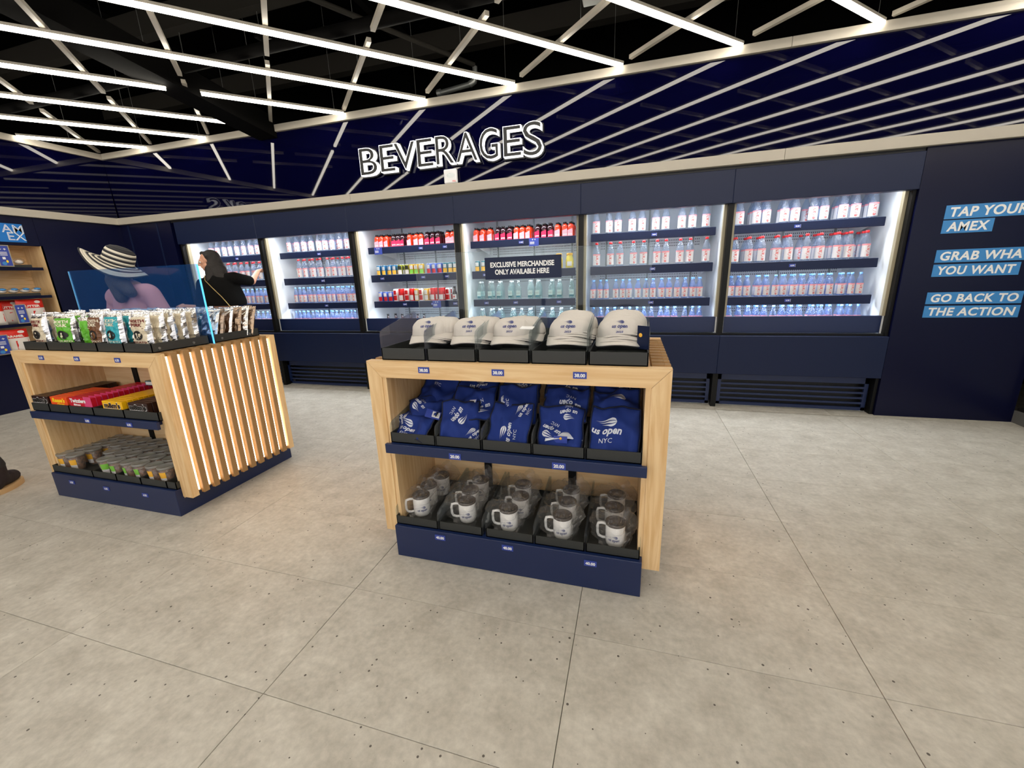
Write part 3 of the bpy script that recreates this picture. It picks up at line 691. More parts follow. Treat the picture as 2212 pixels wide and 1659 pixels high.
X = {
'50': [.91, 1.05, 1.13, 1.27, 1.36, 1.49, 1.58, 1.72, 1.81, 1.94], '51': [.9, 1.02, 1.12, 1.25, 1.34, 1.48, 1.59, 1.72, 1.81, 1.93],
'52': [.9, .965, 1.04, 1.13, 1.2, 1.27, 1.34, 1.42, 1.49, 1.57, 1.64, 1.71, 1.8, 1.87, 1.94], '53': [.9, .99, 1.07, 1.14, 1.21, 1.28, 1.36, 1.43, 1.5, 1.6, 1.67, 1.74, 1.83, 1.895, 1.96],
'40': [-.39, -.26, -.17, -.04, .05, .18, .27, .42, .51, .63], '41': [-.38, -.24, -.15, -.02, .08, .21, .29, .42, .51, .65],
'42': [-.41, -.34, -.275, -.18, -.11, -.045, .04, .12, .185, .27, .34, .41, .49, .56, .625], '43': [-.4, -.33, -.26, -.18, -.11, -.03, .04, .11, .18, .27, .335, .41, .5, .575, .64],
'30': [-1.69, -1.61, -1.53, -1.44, -1.375, -1.3, -1.225, -1.16, -1.09, -.99, -.925, -.86, -.78, -.71, -.645], '32': [-1.67, -1.55, -1.44, -1.31, -1.22, -1.09, -1.0, -.85, -.77, -.64], '33': [-1.67, -1.55, -1.45, -1.3, -1.19, -1.1, -.96, -.85, -.75, -.64],
'20': [-2.94, -2.875, -2.81, -2.72, -2.655, -2.59, -2.5, -2.42, -2.355, -2.28, -2.215, -2.15, -2.03, -1.965], '21': [-2.96, -2.89, -2.81, -2.75, -2.67, -2.58, -2.52, -2.455, -2.38, -2.29, -2.22, -2.15, -2.085, -2.02, -1.96],
'22': [-2.97, -2.9, -2.835, -2.76, -2.69, -2.61, -2.545, -2.48, -2.415, -2.35, -2.27, -2.16, -2.07, -1.99],
'10': [-4.22, -4.1, -3.99, -3.88, -3.77, -3.67, -3.56, -3.45, -3.35], '11': [-4.12, -4.02, -3.9, -3.79, -3.68, -3.59, -3.46, -3.37],
'12': [-4.24, -4.17, -4.1, -4.01, -3.945, -3.88, -3.8, -3.715, -3.65, -3.57, -3.5, -3.42, -3.355], '13': [-4.29, -4.225, -4.16, -4.09, -4.02, -3.94, -3.87, -3.79, -3.71, -3.645, -3.56, -3.48, -3.38],
'00': [-5.52, -5.4, -5.29, -5.18, -5.07, -4.95, -4.84, -4.73, -4.62], '01': [-5.5, -5.39, -5.28, -5.16, -5.06, -4.96, -4.85, -4.75, -4.64],
'02': [-5.45, -5.38, -5.31, -5.24, -5.17, -5.1, -5.03, -4.96, -4.88, -4.81, -4.73, -4.66], '03': [-5.1, -5.02, -4.93, -4.85, -4.77, -4.70, -4.62]}
cn = ['far left cooler', 'second cooler from left', 'third cooler', 'fourth cooler', 'fifth cooler', 'far right cooler']
sn = ['top shelf', 'second shelf', 'third shelf', 'bottom deck']
rn = ['front row', 'second row', 'third row', 'fourth row']
def deck(ci, si): return shelf_z(ci, si)[1]-.0112 if si < 3 else .7455
def row(ci, si, protos, what, rows, dy, group, y0=4.476, skip=(), names=None, jit=.004):
    for rI in range(rows):
        for k, x in enumerate(X['%d%d' % (ci, si)]):
            p = protos[k] if isinstance(protos, list) else protos
            if p is None: continue
            nm = names[k] if names else what
            if rI and (k*7+rI*5+ci) % 9 == 0 and ci != 4: continue
            if ci == 4 and (k*3+si+rI) % 4 == 0 and rI: continue
            lab = '%s, %s from left, %s, %s, %s' % (nm, ORD[k], rn[rI], sn[si], cn[ci])
            p.put((x+rnd.uniform(-jit, jit), y0+rI*dy+rnd.uniform(-.003, .003), deck(ci, si)), rnd.uniform(-.25, .25), lab, group=group)
for ci, rr in ((0, 2), (1, 3), (5, 4)):
    row(ci, 0, big, 'red-capped bottle', 3 if ci == 5 else 2, .079, 'large red-capped water bottles in the coolers')
    row(ci, 1, big, 'red-capped bottle', 3 if ci == 5 else 2, .079, 'large red-capped water bottles in the coolers')
    row(ci, 2, small, 'blue-capped bottle', 2, .066, 'small blue-capped water bottles in the coolers')
    row(ci, 3, small, 'blue-capped bottle', 1 if ci == 0 else 2, .066, 'small blue-capped water bottles in the coolers')
row(4, 0, big, 'red-capped bottle', 1, .08, 'large red-capped water bottles in the coolers')
row(4, 1, big, 'red-capped bottle', 1, .08, 'large red-capped water bottles in the coolers')
row(4, 2, small, 'blue-capped bottle', 2, .07, 'small blue-capped water bottles in the coolers')
row(4, 3, small, 'blue-capped bottle', 2, .07, 'small blue-capped water bottles in the coolers')
row(3, 2, sq, 'clear square bottle', 2, .075, 'square water bottles in the fourth cooler')
row(3, 3, sq, 'clear square bottle', 2, .075, 'square water bottles in the fourth cooler')
row(3, 0, [jo]*3+[jd]*3+[jo]*3+[jd]*3+[jo]*3, '', 3, .066, 'juice bottles on the top shelves', names=['orange juice bottle']*3+['dark juice bottle']*3+['orange juice bottle']*3+['dark juice bottle']*3+['orange juice bottle']*3)
row(2, 0, [jo]*3+[jd]*3+[jo]*3+[jd]*3+[jo]*2, '', 3, .066, 'juice bottles on the top shelves', names=['orange juice bottle']*3+['dark juice bottle']*3+['orange juice bottle']*3+['dark juice bottle']*3+['orange juice bottle']*2)
q = ['blue']*4+['green']*2+['yellow']*3+['violet']*3+['teal']*3
row(2, 1, [cans[k] for k in q], '', 2, .062, 'short drink cans in the third cooler', names=[k+' can' for k in q])
q = ['violet']*3+['tallwhite', 'tallred', 'tallwhite', 'tallred', 'tallyellow', 'tallwhite', 'tallyellow', 'tallred', 'tallred', 'tallwhite', '']
row(2, 2, [cans.get(k) for k in q], '', 2, .064, 'drink cans on the third shelf', names=[k.replace('tall', 'tall ')+' can' for k in q])
sc.put((-1.99, 4.48, deck(2, 2)), 0, 'small dark glass bottle with round label, right end of third cooler shelf')
sc2 = Proto(sc.o)
for k, x in enumerate((-2.92, -2.83, -2.72, -2.62, -2.51, -2.44)):
    copy_tree(sc.o, (x, 4.5+.03*(k % 2), .735), 0, 'dark-capped small bottle, %s from left, bottom deck, third cooler' % ORD[k], group='dark bottles at the bottom of the third cooler')
for k, x in enumerate((-1.69, -1.62, -1.55)):
    cans['teal'].put((x, 4.48, deck(3, 1)), 0, 'teal can, %s from left, second shelf, fourth cooler, left of sign' % ORD[k], group='cans beside the merchandise sign')
for k, x in enumerate((-.77, -.655)):
    for rI in range(2):
        jr.put((x-.02*rI, 4.48+.08*rI, deck(3, 1)), 0, 'yellow lemonade bottle, %s column, %s, second shelf, fourth cooler' % (ORD[k], rn[rI]), group='lemonade bottles in the fourth cooler')

# ------------------------------------------------------------------ display consoles
def miter_frame(parent, X0, X1, xi0, xi1, y0, y1, name):
    zt, zi, zb = .960, .886, .111
    MB().prism([(X0, zt), (xi0, zi), (xi1, zi), (X1, zt)], y0, y1, 'xz').obj('top_rail', ['maple_x'], parent)
    MB().prism([(X0, zt-.0015), (X0, zb), (xi0, zb), (xi0, zi-.0015)], y0, y1, 'xz').obj('left_stile', ['maple_z'], parent)
    MB().prism([(X1, zt-.0015), (xi1, zi-.0015), (xi1, zb), (X1, zb)], y0, y1, 'xz').obj('right_stile', ['maple_z'], parent)
def console(X0, X1, xi0, xi1, label, lit):
    c = thing('display_console', label, 'display counter', ((X0+X1)/2, 1.9, 0), 'slatted maple display counters')
    y0, y1 = 1.525, 2.289
    miter_frame(c, X0, X1, xi0, xi1, y0, y0+.04, 'front'); miter_frame(c, X0, X1, xi0, xi1, y1-.04, y1, 'back')
    MB().box(xi0+.014, xi1-.014, y0+.04, y1-.04, .938, .958).obj('counter_top', ['maple_x'], c)
    MB().box(xi0, xi0+.02, y0+.005, y1-.005, .1, .937).box(xi1-.02, xi1, y0+.005, y1-.005, .1, .937).parts('side_panel', ['maple_z'], c)
    MB().box(xi0+.02, xi1-.02, 1.905, 1.925, .165, .937).obj('centre_panel', ['maple_x'], c)
    MB().box(xi0+.32, xi0+.36, 1.895, 1.906, .2, .937).box(xi1-.36, xi1-.32, 1.895, 1.906, .2, .937).parts('shelf_standard', ['black_metal'], c)
    MB().box(xi0+.002, xi1-.002, 1.488, 2.326, 0, .165, c=.002).obj('plinth', ['navy'], c)
    MB().box(xi0+.001, xi1-.001, 1.488, 1.506, .540, .585, c=.002).box(xi0+.021, xi1-.021, 1.506, 1.905, .560, .585).obj('shelf', ['navy'], c)
    MB().box(xi0+.001, xi1-.001, 2.308, 2.326, .540, .585, c=.002).box(xi0+.021, xi1-.021, 1.925, 2.308, .560, .585).obj('shelf', ['navy'], c)
    for side in (0, 1):
        if side: xa, xb = xi1+.002, X1
        else: xa, xb = X0, xi0-.002
        me = MB().box(xb-.0235 if side else xa, xb if side else xa+.0235, -.0175, .0175, .111, .960, c=.0015).box(xa if side else xa+.0235, xb-.0235 if side else xb, -.0175, .0175, .941, .960)
        first = None
        for j in range(10):
            yc = 1.6125+.0660*j
            if first is None:
                first = me.obj('side_slat', ['slat_wood'], c); first.location.y = yc-1.9; 
            else:
                o = first.copy(); C.objects.link(o); o.parent = c; o.location.y = yc-1.9
        MB().box(X0+.024 if not side else xi1+.004, xi0-.004 if not side else X1-.024, y0+.04, y1-.04, .13, .94).obj('slat_backing', ['maple_z'], c)
        m = MB()
        xe = X1-.0235 if side else X0+.0235
        for j in range(11):
            ys = 1.6125+.066*j-.066+.0176 if j else y0+.041
            m.box(min(xe, xe+(.003 if side else -.003)), max(xe, xe+(.003 if side else -.003)), ys+.0150, ys+.0205, .135, .938)
        m.parts('light_strip', ['warm_led' if lit else 'maple_z'], c)
    return c
con = console(-1.126, .146, -1.057, .077, 'maple display counter holding white caps, blue towels and mugs', True)
con2 = console(-3.670, -2.420, -3.600, -2.497, 'maple display counter with glowing slatted side, stocked with chips, candy and snack cups', True)
for sd, xe in ((1, None),): pass

def price(parent_label, x, y, z, txt, w_=.052, h_=.026, glint=False, cat='price tag', where=''):
    t = tag(MB().box(x-w_/2, x+w_/2, y-.0025, y, z-h_/2, z+h_/2).obj('price_tag', ['card_blue']), 'small navy price tag reading %s, %s' % (txt, where), cat, parent_label)
    MB().text(txt, (x-w_*.39, x+w_*.39, z-h_*.29, z+h_*.27), lambda u, v: (u, y-.0032, v), bold=.04, flat=3).obj('lettering', ['white_print'], t)
    MB().box(x-w_/2, x+w_/2, y-.0035, y-.0025, z+h_/2, z+h_/2+.0012).obj('clear_edge', ['acrylic'], t)
gp = 'price tags of the merchandise counter'
for x, wh in ((-.845, 'left on the counter rail'), (-.513, 'middle of the counter rail'), (-.184, 'right on the counter rail')): price(gp, x, 1.525, .926, '38.00', where=wh)
for x, z, wh in ((-.712, .556, 'left on the towel shelf'), (-.26, .558, 'right on the towel shelf')): price(gp, x, 1.488, z, '20.00', .055, .028, where=wh)
for x, z, wh in ((-.818, .137, 'left on the plinth'), (-.491, .138, 'middle of the plinth'), (-.129, .126, 'right on the plinth')): price(gp, x, 1.488, z, '40.00', where=wh)
gp = 'price tags of the snack counter'
for x, wh in ((-3.386, 'left on the snack counter rail'), (-3.067, 'middle of the snack counter rail'), (-2.728, 'right on the snack counter rail')): price(gp, x, 1.525, .924, '6.50', .046, .026, where=wh)
for x, wh in ((-3.067, 'left on the candy shelf'), (-2.715, 'right on the candy shelf')): price(gp, x, 1.488, .559, '6.00', .046, .026, where=wh)
for x, z, wh in ((-3.411, .118, 'left on the snack plinth'), (-3.092, .112, 'middle of the snack plinth'), (-2.754, .11, 'right on the snack plinth')): price(gp, x, 1.488, z, '6.50', .05, .024, where=wh)

# acrylic trays
def tray(x0, x1, y0, y1, z, hz, hp, label, group, rear=.0, panem='bin_acrylic', rise=.06):
    t = thing('display_bin', label, 'tray', ((x0+x1)/2, (y0+y1)/2, z), group)
    MB().box(x0, x1, y0, y0+.004, z, z+hz).box(x0, x1, y1-.004, y1, z, z+hz).box(x0, x0+.004, y0, y1, z, z+hz).box(x1-.004, x1, y0, y1, z, z+hz).box(x0, x1, y0, y1, z, z+.004).obj('tray_base', ['tray_black'], t)
    if hp:
        pts = [(y0+.001, z+.002), (y1, z+.002), (y1, z+hp+rise), (y1-.02, z+hp+rise+.012), (y0+.03, z+hp+.008), (y0+.008, z+hp), (y0+.001, z+hp-.015)]
        for xx_ in (x0-.0018, x1+.0002): MB().prism(pts, xx_, xx_+.0016, 'yz').obj('side_pane', [panem], t)
    return t
CB = [(-1.060, -.847), (-.837, -.617), (-.605, -.389), (-.380, -.163), (-.154, .062)]
for k, (a, b) in enumerate(CB): tray(a, b, 1.552, 1.885, .961, .052, .125, 'black tray with clear side panes holding the %s white cap from left' % ORD[k], 'cap trays on the merchandise counter', panem='smoke_acrylic' if k == 0 else 'bin_acrylic', rise=.05)
SB = [(-1.035, -.815), (-.811, -.600), (-.594, -.378), (-.374, -.162), (-.156, .056)]
for k, (a, b) in enumerate(SB): tray(a, b, 1.512, 1.890, .586, .047, .09, 'black tray holding the %s pile of blue towels from left' % ORD[k], 'towel trays on the counter shelf', rise=.05)
PB = [(-1.052, -.836), (-.828, -.615), (-.596, -.378), (-.370, -.157), (-.150, .066)]
for k, (a, b) in enumerate(PB): tray(a, b, 1.506, 1.895, .166, .042, .085, 'black tray holding the %s row of mugs from left' % ORD[k], 'mug trays on the counter plinth', rise=.04)
# second-side trays (behind the screen)
for k, (a, b) in enumerate(CB): tray(a, b, 1.935, 2.265, .961, .052, 0, 'empty black tray behind the clear screen, %s from left' % ORD[k], 'rear trays of the merchandise counter')
t = thing('sign_screen', 'tall clear acrylic screen carrying a navy merchandise sign', 'screen', (-.5, 1.91, .96))
MB().box(-1.05, .068, 1.907, 1.913, .960, 1.418).obj('clear_pane', ['acrylic'], t)
MB().box(-1.052, -1.0495, 1.907, 1.913, .960, 1.418).box(.0675, .0695, 1.907, 1.913, .960, 1.418).box(-1.05, .068, 1.907, 1.913, 1.417, 1.419).parts('pane_edge', ['bin_acrylic'], t)
s3 = MB().box(-.683, -.317, 1.9045, 1.907, 1.288, 1.388).obj('merchandise_sign', ['navy_panel'], t)
fn = lambda u, v: (u, 1.9038, v)
MB().text('EXCLUSIVE MERCHANDISE', (-.655, -.350, 1.342, 1.366), fn, bold=.035, keep=False, flat=4).text('ONLY AVAILABLE HERE', (-.633, -.373, 1.309, 1.333), fn, bold=.035, keep=False, flat=4).obj('lettering', ['white_print'], s3)

# ------------------------------------------------------------------ caps
def cap_proto(plain=False):
    root = thing('baseball_cap', 'x', 'cap')
    H = .080; rx, ry = .093, .098; Z0 = .028
    def crown(th, ph):
        a = ph*PI/2; q = math.cos(a)**.50; zz = math.sin(a)**.86*H
        s3 = abs(math.sin(th*3)); seam = .0022*max(0, 1-s3/.12)*(1-ph)
        x = rx*q*math.cos(th); y = ry*q*math.sin(th)
        n = noise.noise(Vector((x*26, y*26, zz*26)))*.004+noise.noise(Vector((x*60, y*60, zz*60)))*.0012
        k = 1+(n-seam)/.09
        return Vector((x*k, y*k, Z0+zz+n*.7))
    m = MB(); m.sheet(lambda u, v: crown(u*2*PI, v*.99), 60, 18, 0)
    cr = m.obj('crown', ['cap_fabric'], root)
    mod = cr.modifiers.new('s', 'SOLIDIFY'); mod.thickness = .002; mod.offset = -1
    MB().ball((0, 0, Z0+H+.001), (.0075, .0075, .004), 10).obj('button', ['cap_fabric'], root)
    def brim(u, v, off=0):
        a = PI+u*PI; ca, sa = math.cos(a), math.sin(a); f = max(0, -sa)
        x = rx*ca*(.99+.03*v*f); y = ry*sa*.99-.066*v*f**.5
        z = Z0+.004-.025*v*f**.35-.026*(ca*ca)*(.25+.75*v)*min(1, f*3)+.004*v*v
        return Vector((x, y, z+off))
    m = MB().sheet(lambda u, v: brim(u, v), 32, 10, 0); b = m.obj('brim', ['cap_fabric'], root)
    mod = b.modifiers.new('s', 'SOLIDIFY'); mod.thickness = .004; mod.offset = -1
    m = MB().sheet(lambda u, v: brim(.02+.96*u, .05+.9*v, -.0052), 20, 4, 0); m.obj('under_brim', ['cap_dark'], root)
    m = MB().sheet(lambda u, v: Vector((rx*.93*math.cos(u*2*PI)*v, ry*.93*math.sin(u*2*PI)*v, Z0+.003)), 24, 2, 0); m.obj('inner_lining', ['cap_dark'], root)
    if plain: return Proto(root)
    def fr(u, v):
        th = -PI/2+u/rx; ph = v; p = crown(th, ph); n_ = Vector((math.cos(th), math.sin(th), .25)).normalized(); return p+n_*.0022
    m = MB(); m.swoosh((-.026, .020, .47, .64), fr); m.text('us open', (-.032, .032, .27, .41), fr, shear=.25, bold=.025, flat=3, keep=False); m.text('2023', (-.014, .014, .15, .215), fr, shear=.25, flat=2, keep=False)
    m.obj('front_print', ['print_navy'], root)
    return Proto(root)
cp = cap_proto(); cp2 = cap_proto(True)
CX = [-.890, -.685, -.495, -.248, -.046]; CN = [4, 4, 4, 6, 6]
for k, x in enumerate(CX):
    yw = [.22, .16, .06, .02, .0][k]
    for j in range(CN[k]):
        lab = ('front white cap of the %s stack from left' % ORD[k]) if j == 0 else 'white cap nested %s behind the front one, %s stack from left' % (ORD[j-1], ORD[k])
        if j == 0: cp.put((x, 1.718, 1.019), yw, lab, rx=R(-3), group='white caps on the merchandise counter')
        else: cp2.put((x+(.012 if k < 3 else .003)*j, 1.726+.013*j, 1.019+(.0005 if k < 3 else .0045)*j), yw+rnd.uniform(-.07, .07), lab, rx=R(-4-1.0*j), scale=.99, group='white caps on the merchandise counter')
tg = tag(MB().box(.040, .0425, 1.575, 1.625, 1.018, 1.105).obj('hang_tag', ['navy_panel']), 'navy swing tag hanging from the rightmost white cap', 'tag')
tg.rotation_euler = (0, 0, R(55)); 
MB().ball((.0385, 1.61, 1.07), (.001, .008, .008), 10).obj('flame_mark', ['label_gold'], tg)
MB().box(-.425, -.36, 1.585, 1.587, 1.094, 1.10).box(-.428, -.365, 1.583, 1.589, 1.1, 1.102)
tg = tag(MB().box(-.43, -.375, 1.572, 1.60, 1.098, 1.1005).obj('hang_tag', ['white']), 'small white swing tag lying on the third cap', 'tag'); tg.rotation_euler = (R(14), 0, R(-8))

# ------------------------------------------------------------------ folded blue towels
def towel(label, cx, cy, cz, w_, d_, tilt, yawd, seed, prints, drop=.03, group='blue towels piled in the trays', curl=0):
    """soft folded cloth slab leaning back; prints: list of (kind, box, angle)"""
    root = thing('folded_towel', label, 'towel', (cx, cy, cz), group)
    Rz = Matrix.Rotation(R(yawd), 3, 'Z'); Rx = Matrix.Rotation(R(tilt), 3, 'X')
    def top(u, v):
        x = (u-.5)*w_; y = (v-.5)*d_
        n = noise.noise(Vector((u*2.6+seed, v*2.6, seed*.7)))*.026+noise.noise(Vector((u*6+seed, v*5, 3)))*.009+.006*math.sin(v*9+u*3+seed)
        x *= 1+.07*noise.noise(Vector((seed, v*3, 1))); y += .018*noise.noise(Vector((u*2.5, seed, 5)))
        e = min(u, 1-u, v, 1-v); edge = -.010*max(0, 1-e/.07)**2
        z = n+edge-drop*max(0, .22-v)**1.3*8*.2+curl*math.sin(u*PI)*.02-.015*abs(math.sin(u*PI*2+seed))*(1-v)
        return Vector((cx, cy, cz))+Rz @ (Rx @ Vector((x, y, z+.02)))
    m = MB(); m.sheet(top, 22, 22, 0)
    o = m.obj('cloth', ['towel'], root); md = o.modifiers.new('s', 'SOLIDIFY'); md.thickness = .012; md.offset = -1
    # dark bound edge
    P_ = [top(u, 0) for u in [i/16 for i in range(17)]]+[top(1, v) for v in [i/16 for i in range(1, 17)]]+[top(u, 1) for u in [1-i/16 for i in range(1, 17)]]+[top(0, v) for v in [1-i/16 for i in range(1, 16)]]
    MB().tube(P_, .0032, 6, closed=True).obj('bound_edge', ['towel_edge'], root)
    m = MB()
    for kind, (u0, v0), size, ang in prints:
        ca, sa = math.cos(R(ang)), math.sin(R(ang))
        def fn_(a, b, u0=u0, v0=v0, size=size, ca=ca, sa=sa):
            x, y = a*ca-b*sa, a*sa+b*ca
            u, v = u0+x*size/w_, v0+y*size/d_
            u = min(max(u, 0.01), .99); v = min(max(v, 0.01), .99)
            p = top(u, v); return p+(Rz @ (Rx @ Vector((0, 0, 1))))*.0012
        if 's' in kind: m.swoosh((-.45, .30, .14, .50), fn_)
        if 't' in kind: m.text('us open', (-.5, .5, -.16, .10), fn_, shear=.2, bold=.03, keep=False)
        if 'n' in kind: m.text('NYC', (-.22, .22, -.38, -.22), fn_, bold=.0, keep=False)
    if m.v: m.obj('print', ['towel_print'], root)
    return root
A = 'stn'
TW = [
 (0, [('front', -.945, 1.585, .650, .19, .15, 36, -14, 1.2, [(A, (.35, .25), .085, 0), (A, (.1, .55), .07, -60)]), ('middle', -.925, 1.67, .715, .16, .12, 30, 30, 2.1, [(A, (.3, .5), .07, 120)]), ('top rear', -.90, 1.77, .770, .2, .16, 42, -6, 3.3, [('n', (.4, .85), .1, 0)])]),
 (1, [('front', -.722, 1.590, .675, .175, .20, 50, 14, 4.2, [(A, (.42, .66), .085, -120), (A, (.88, .2), .07, 40)]), ('middle', -.690, 1.68, .735, .2, .17, 38, 2, 5.1, [(A, (.7, .4), .08, 200)]), ('top rear', -.70, 1.78, .775, .2, .14, 30, 8, 6.2, [(A, (.5, .6), .09, 0)])]),
 (2, [('front', -.490, 1.590, .670, .185, .20, 52, -4, 7.4, [(A, (.52, .34), .085, 84), (A, (.8, .85), .07, 70)]), ('middle', -.480, 1.68, .745, .18, .17, 48, 3, 8.2, [(A, (.15, .4), .08, 95)]), ('top rear', -.485, 1.78, .79, .18, .12, 60, 0, 9.1, [('tn', (.6, .6), .09, 180)])]),
 (3, [('front', -.270, 1.595, .675, .185, .20, 50, 3, 10.4, [(A, (.3, .5), .085, 150), (A, (.66, .85), .07, 180)]), ('middle', -.262, 1.69, .750, .19, .16, 42, -3, 11.6, [(A, (.6, .5), .09, 178)]), ('top rear', -.27, 1.79, .79, .2, .12, 36, 3, 12.2, [(A, (.5, .5), .09, 180)])]),
 (4, [('front', -.050, 1.590, .675, .19, .215, 56, -2, 13.6, [(A, (.34, .50), .115, -6)]), ('middle', -.052, 1.69, .760, .19, .14, 40, 2, 14.1, [('s', (.55, .4), .1, 0)]), ('top rear', -.055, 1.79, .79, .18, .12, 50, -2, 15.3, [('tn', (.6, .5), .1, 90)])])]
for k, L_ in TW:
    for (wh, *a) in L_:
        towel('%s blue towel of the %s pile from left' % (wh, ORD[k]), *a)
t = tag(MB().sheet(lambda u, v: (-.325+.15*u, 1.528+.045*v+.03*u, .645+.012*math.sin(u*3)+.018*v*(1-u)), 12, 4).obj('cloth_strip', ['towel_print']), 'crumpled white cloth edge at the front of the fourth towel tray', 'cloth')
t.modifiers.new('s', 'SOLIDIFY').thickness = .003
for (x, y, z, ry, wh) in ((-.86, 1.60, .70, 20, 'first towel pile'), (-.70, 1.66, .745, -10, 'second towel pile')):
    t = thing('paper_tag', 'navy and white barcode tag lying on the '+wh, 'tag', (x, y, z), 'barcode tags on the towels')
    MB().box(x-.034, x+.034, y-.022, y+.022, z, z+.001).obj('card', ['card_blue'], t)
    m = MB().box(x-.004, x+.03, y-.014, y+.016, z+.001, z+.0015)
    for q in range(8): m.box(x+.001+q*.0032, x+.002+q*.0032, y-.008, y+.008, z+.0015, z+.0018, 1)
    m.obj('barcode_sticker', ['white', 'print_black'], t)
    t.rotation_euler = (R(38), R(ry), R(ry))
t = tag(MB().box(-.290, -.235, 1.54, 1.542, .635, .665).obj('paper_tag', ['card_blue']), 'navy tag with orange flame mark in the fourth towel tray', 'tag'); MB().ball((-.262, 1.5395, .655), (.006, .001, .006), 8).obj('flame_mark', ['label_gold'], t)

# ------------------------------------------------------------------ mugs in plastic bags
def mug_proto():
    root = thing('mug', 'x', 'mug')
    r = .041
    MB().lathe([(r*.72, 0), (r*.90, .004), (r*.97, .014), (r, .03), (r, .098), (r*.97, .100)], n=28).obj('cup', ['enamel'], root)
    MB().lathe([(r*1.03, .098), (r*1.05, .101), (r*1.05, .107), (r*.98, .110), (r*.9, .108), (r*.86, .104), (r*.3, .104)], n=28).box(-.012, .012, -.02, .004, .104, .109).obj('lid', ['lid_brown'], root)
    pts = [(-r*.9, 0, .088), (-r*1.35, 0, .090), (-r*1.75, 0, .086), (-r*1.85, 0, .070), (-r*1.83, 0, .040), (-r*1.7, 0, .026), (-r*1.3, 0, .020), (-r*.9, 0, .022)]
    MB().tube(pts, .0062, 8).obj('handle', ['enamel'], root)
    f = lambda u, v: (math.sin(u/r)*r*1.012, -math.cos(u/r)*r*1.012, v)
    m = MB(); m.swoosh((-.014, .017, .046, .060), f); m.text('us open', (-.024, .024, .030, .043), f, shear=.25, bold=.02, flat=4, keep=False); m.obj('print', ['print_navy'], root)
    # crumpled film bag: irregular faceted envelope
    rr = random.Random(5)
    n, mm = 26, 14; vs = []; fs = []
    for j in range(mm+1):
        v = j/mm; z = .001+.150*v
        base = .052 if v < .7 else .052-(v-.7)*.10
        for i in range(n):
            a = 2*PI*i/n
            sp = 1+.75*max(0, math.cos(a-2.6))**6+.42*max(0, math.cos(a-PI))**2*(1 if .1 < v < .7 else .3)+.65*max(0, math.cos(a-.25))**6*(.4+v)+.3*max(0, math.cos(a+1.2))**10
            q = base*sp*(1+.30*noise.noise(Vector((math.cos(a)*1.7, math.sin(a)*1.7, v*4)))+rr.uniform(-.11, .11))
            vs.append((q*math.cos(a), q*math.sin(a), z+(rr.uniform(-.005, .005)+.03*max(0, math.cos(a-.4))**4*v*v)*(j > 0)))
    for j in range(mm):
        for i in range(n):
            a, b, c_, d = j*n+i, j*n+(i+1) % n, (j+1)*n+(i+1) % n, (j+1)*n+i
            fs += [(a, b, c_), (a, c_, d)]
    MB().add(vs, fs, 0, False).obj('plastic_bag', ['film'], root)
    return Proto(root)
mp_ = mug_proto()
MX = [(-.968, -.990, -.985), (-.724, -.745, -.73), (-.510, -.485, -.50), (-.262, -.257, -.255), (-.035, -.045, -.04)]
MY = [1.585, 1.70, 1.81]
for k in range(5):
    for j in range(3):
        mp_.put((MX[k][j]+.015*j*(k == 0), MY[j]+(.02 if k in (0, 1) and j == 0 else 0), .1705), (.55, .25, .12, .05, -.1)[k]*(1 if j == 0 else .6)+rnd.uniform(-.2, .2)*(j > 0),
          'white lidded mug in clear plastic bag, %s, %s tray from left' % (['front', 'middle one behind', 'rear one'][j], ORD[k]), group='bagged white mugs on the counter plinth', scale=(1, 1, 1.0+.02*j))

# ------------------------------------------------------------------ snack counter stock
for k in range(5):
    a = -3.597+k*.2205; b = a+.215
    if k < 5: tray(a, b, 1.562, 1.885, .961, .050, 0, 'black snack tray on the counter top, %s from left, front side' % ORD[k], 'black trays on the snack counter')
    tray(a, b, 1.915, 2.245, .961, .050, 0, 'black snack tray on the counter top, %s from left, rear side' % ORD[k], 'black trays on the snack counter')
    ca, cb = [(-3.597, -3.434), (-3.430, -3.2475), (-3.2435, -3.0345), (-3.0305, -2.775), (-2.771, -2.499)][k]
    tray(ca, cb, 1.508, 1.890, .586, .050, 0, 'black candy tray, %s from left' % ORD[k], 'candy trays on the counter shelf')
    ca, cb = [(-3.597, -3.216), (-3.212, -3.003), (-2.999, -2.790), (-2.786, -2.577), (-2.573, -2.500)][k]
    tray(ca, cb, 1.504, 1.890, .166, .045, 0, 'black snack cup tray, %s from left' % ORD[k], 'snack cup trays on the plinth')
for k, y in enumerate((1.60, 1.79, 1.97, 2.17)):
    tag(MB().tube([(-2.503, y, .982), (-2.497, y, .982)], .007, 12).obj('tray_rivet', ['galv']), 'silver stud on the side of the snack trays, %s from the front' % ORD[k], 'rivet', 'silver studs on the tray side')
t = thing('sneeze_guard', 'tall blue-tinted acrylic screen with glowing cyan edge on the snack counter', 'screen', (-3.05, 1.90, .96))
MB().box(-3.630, -2.486, 1.897, 1.903, .960, 1.433).obj('tinted_pane', ['blue_acrylic'], t)
MB().box(-2.486, -2.480, 1.8965, 1.9035, .955, 1.430).obj('glowing_edge', ['edge_cyan'], t)
MB().box(-3.634, -3.630, 1.8965, 1.9035, .960, 1.430).obj('left_edge', ['edge_dim'], t)

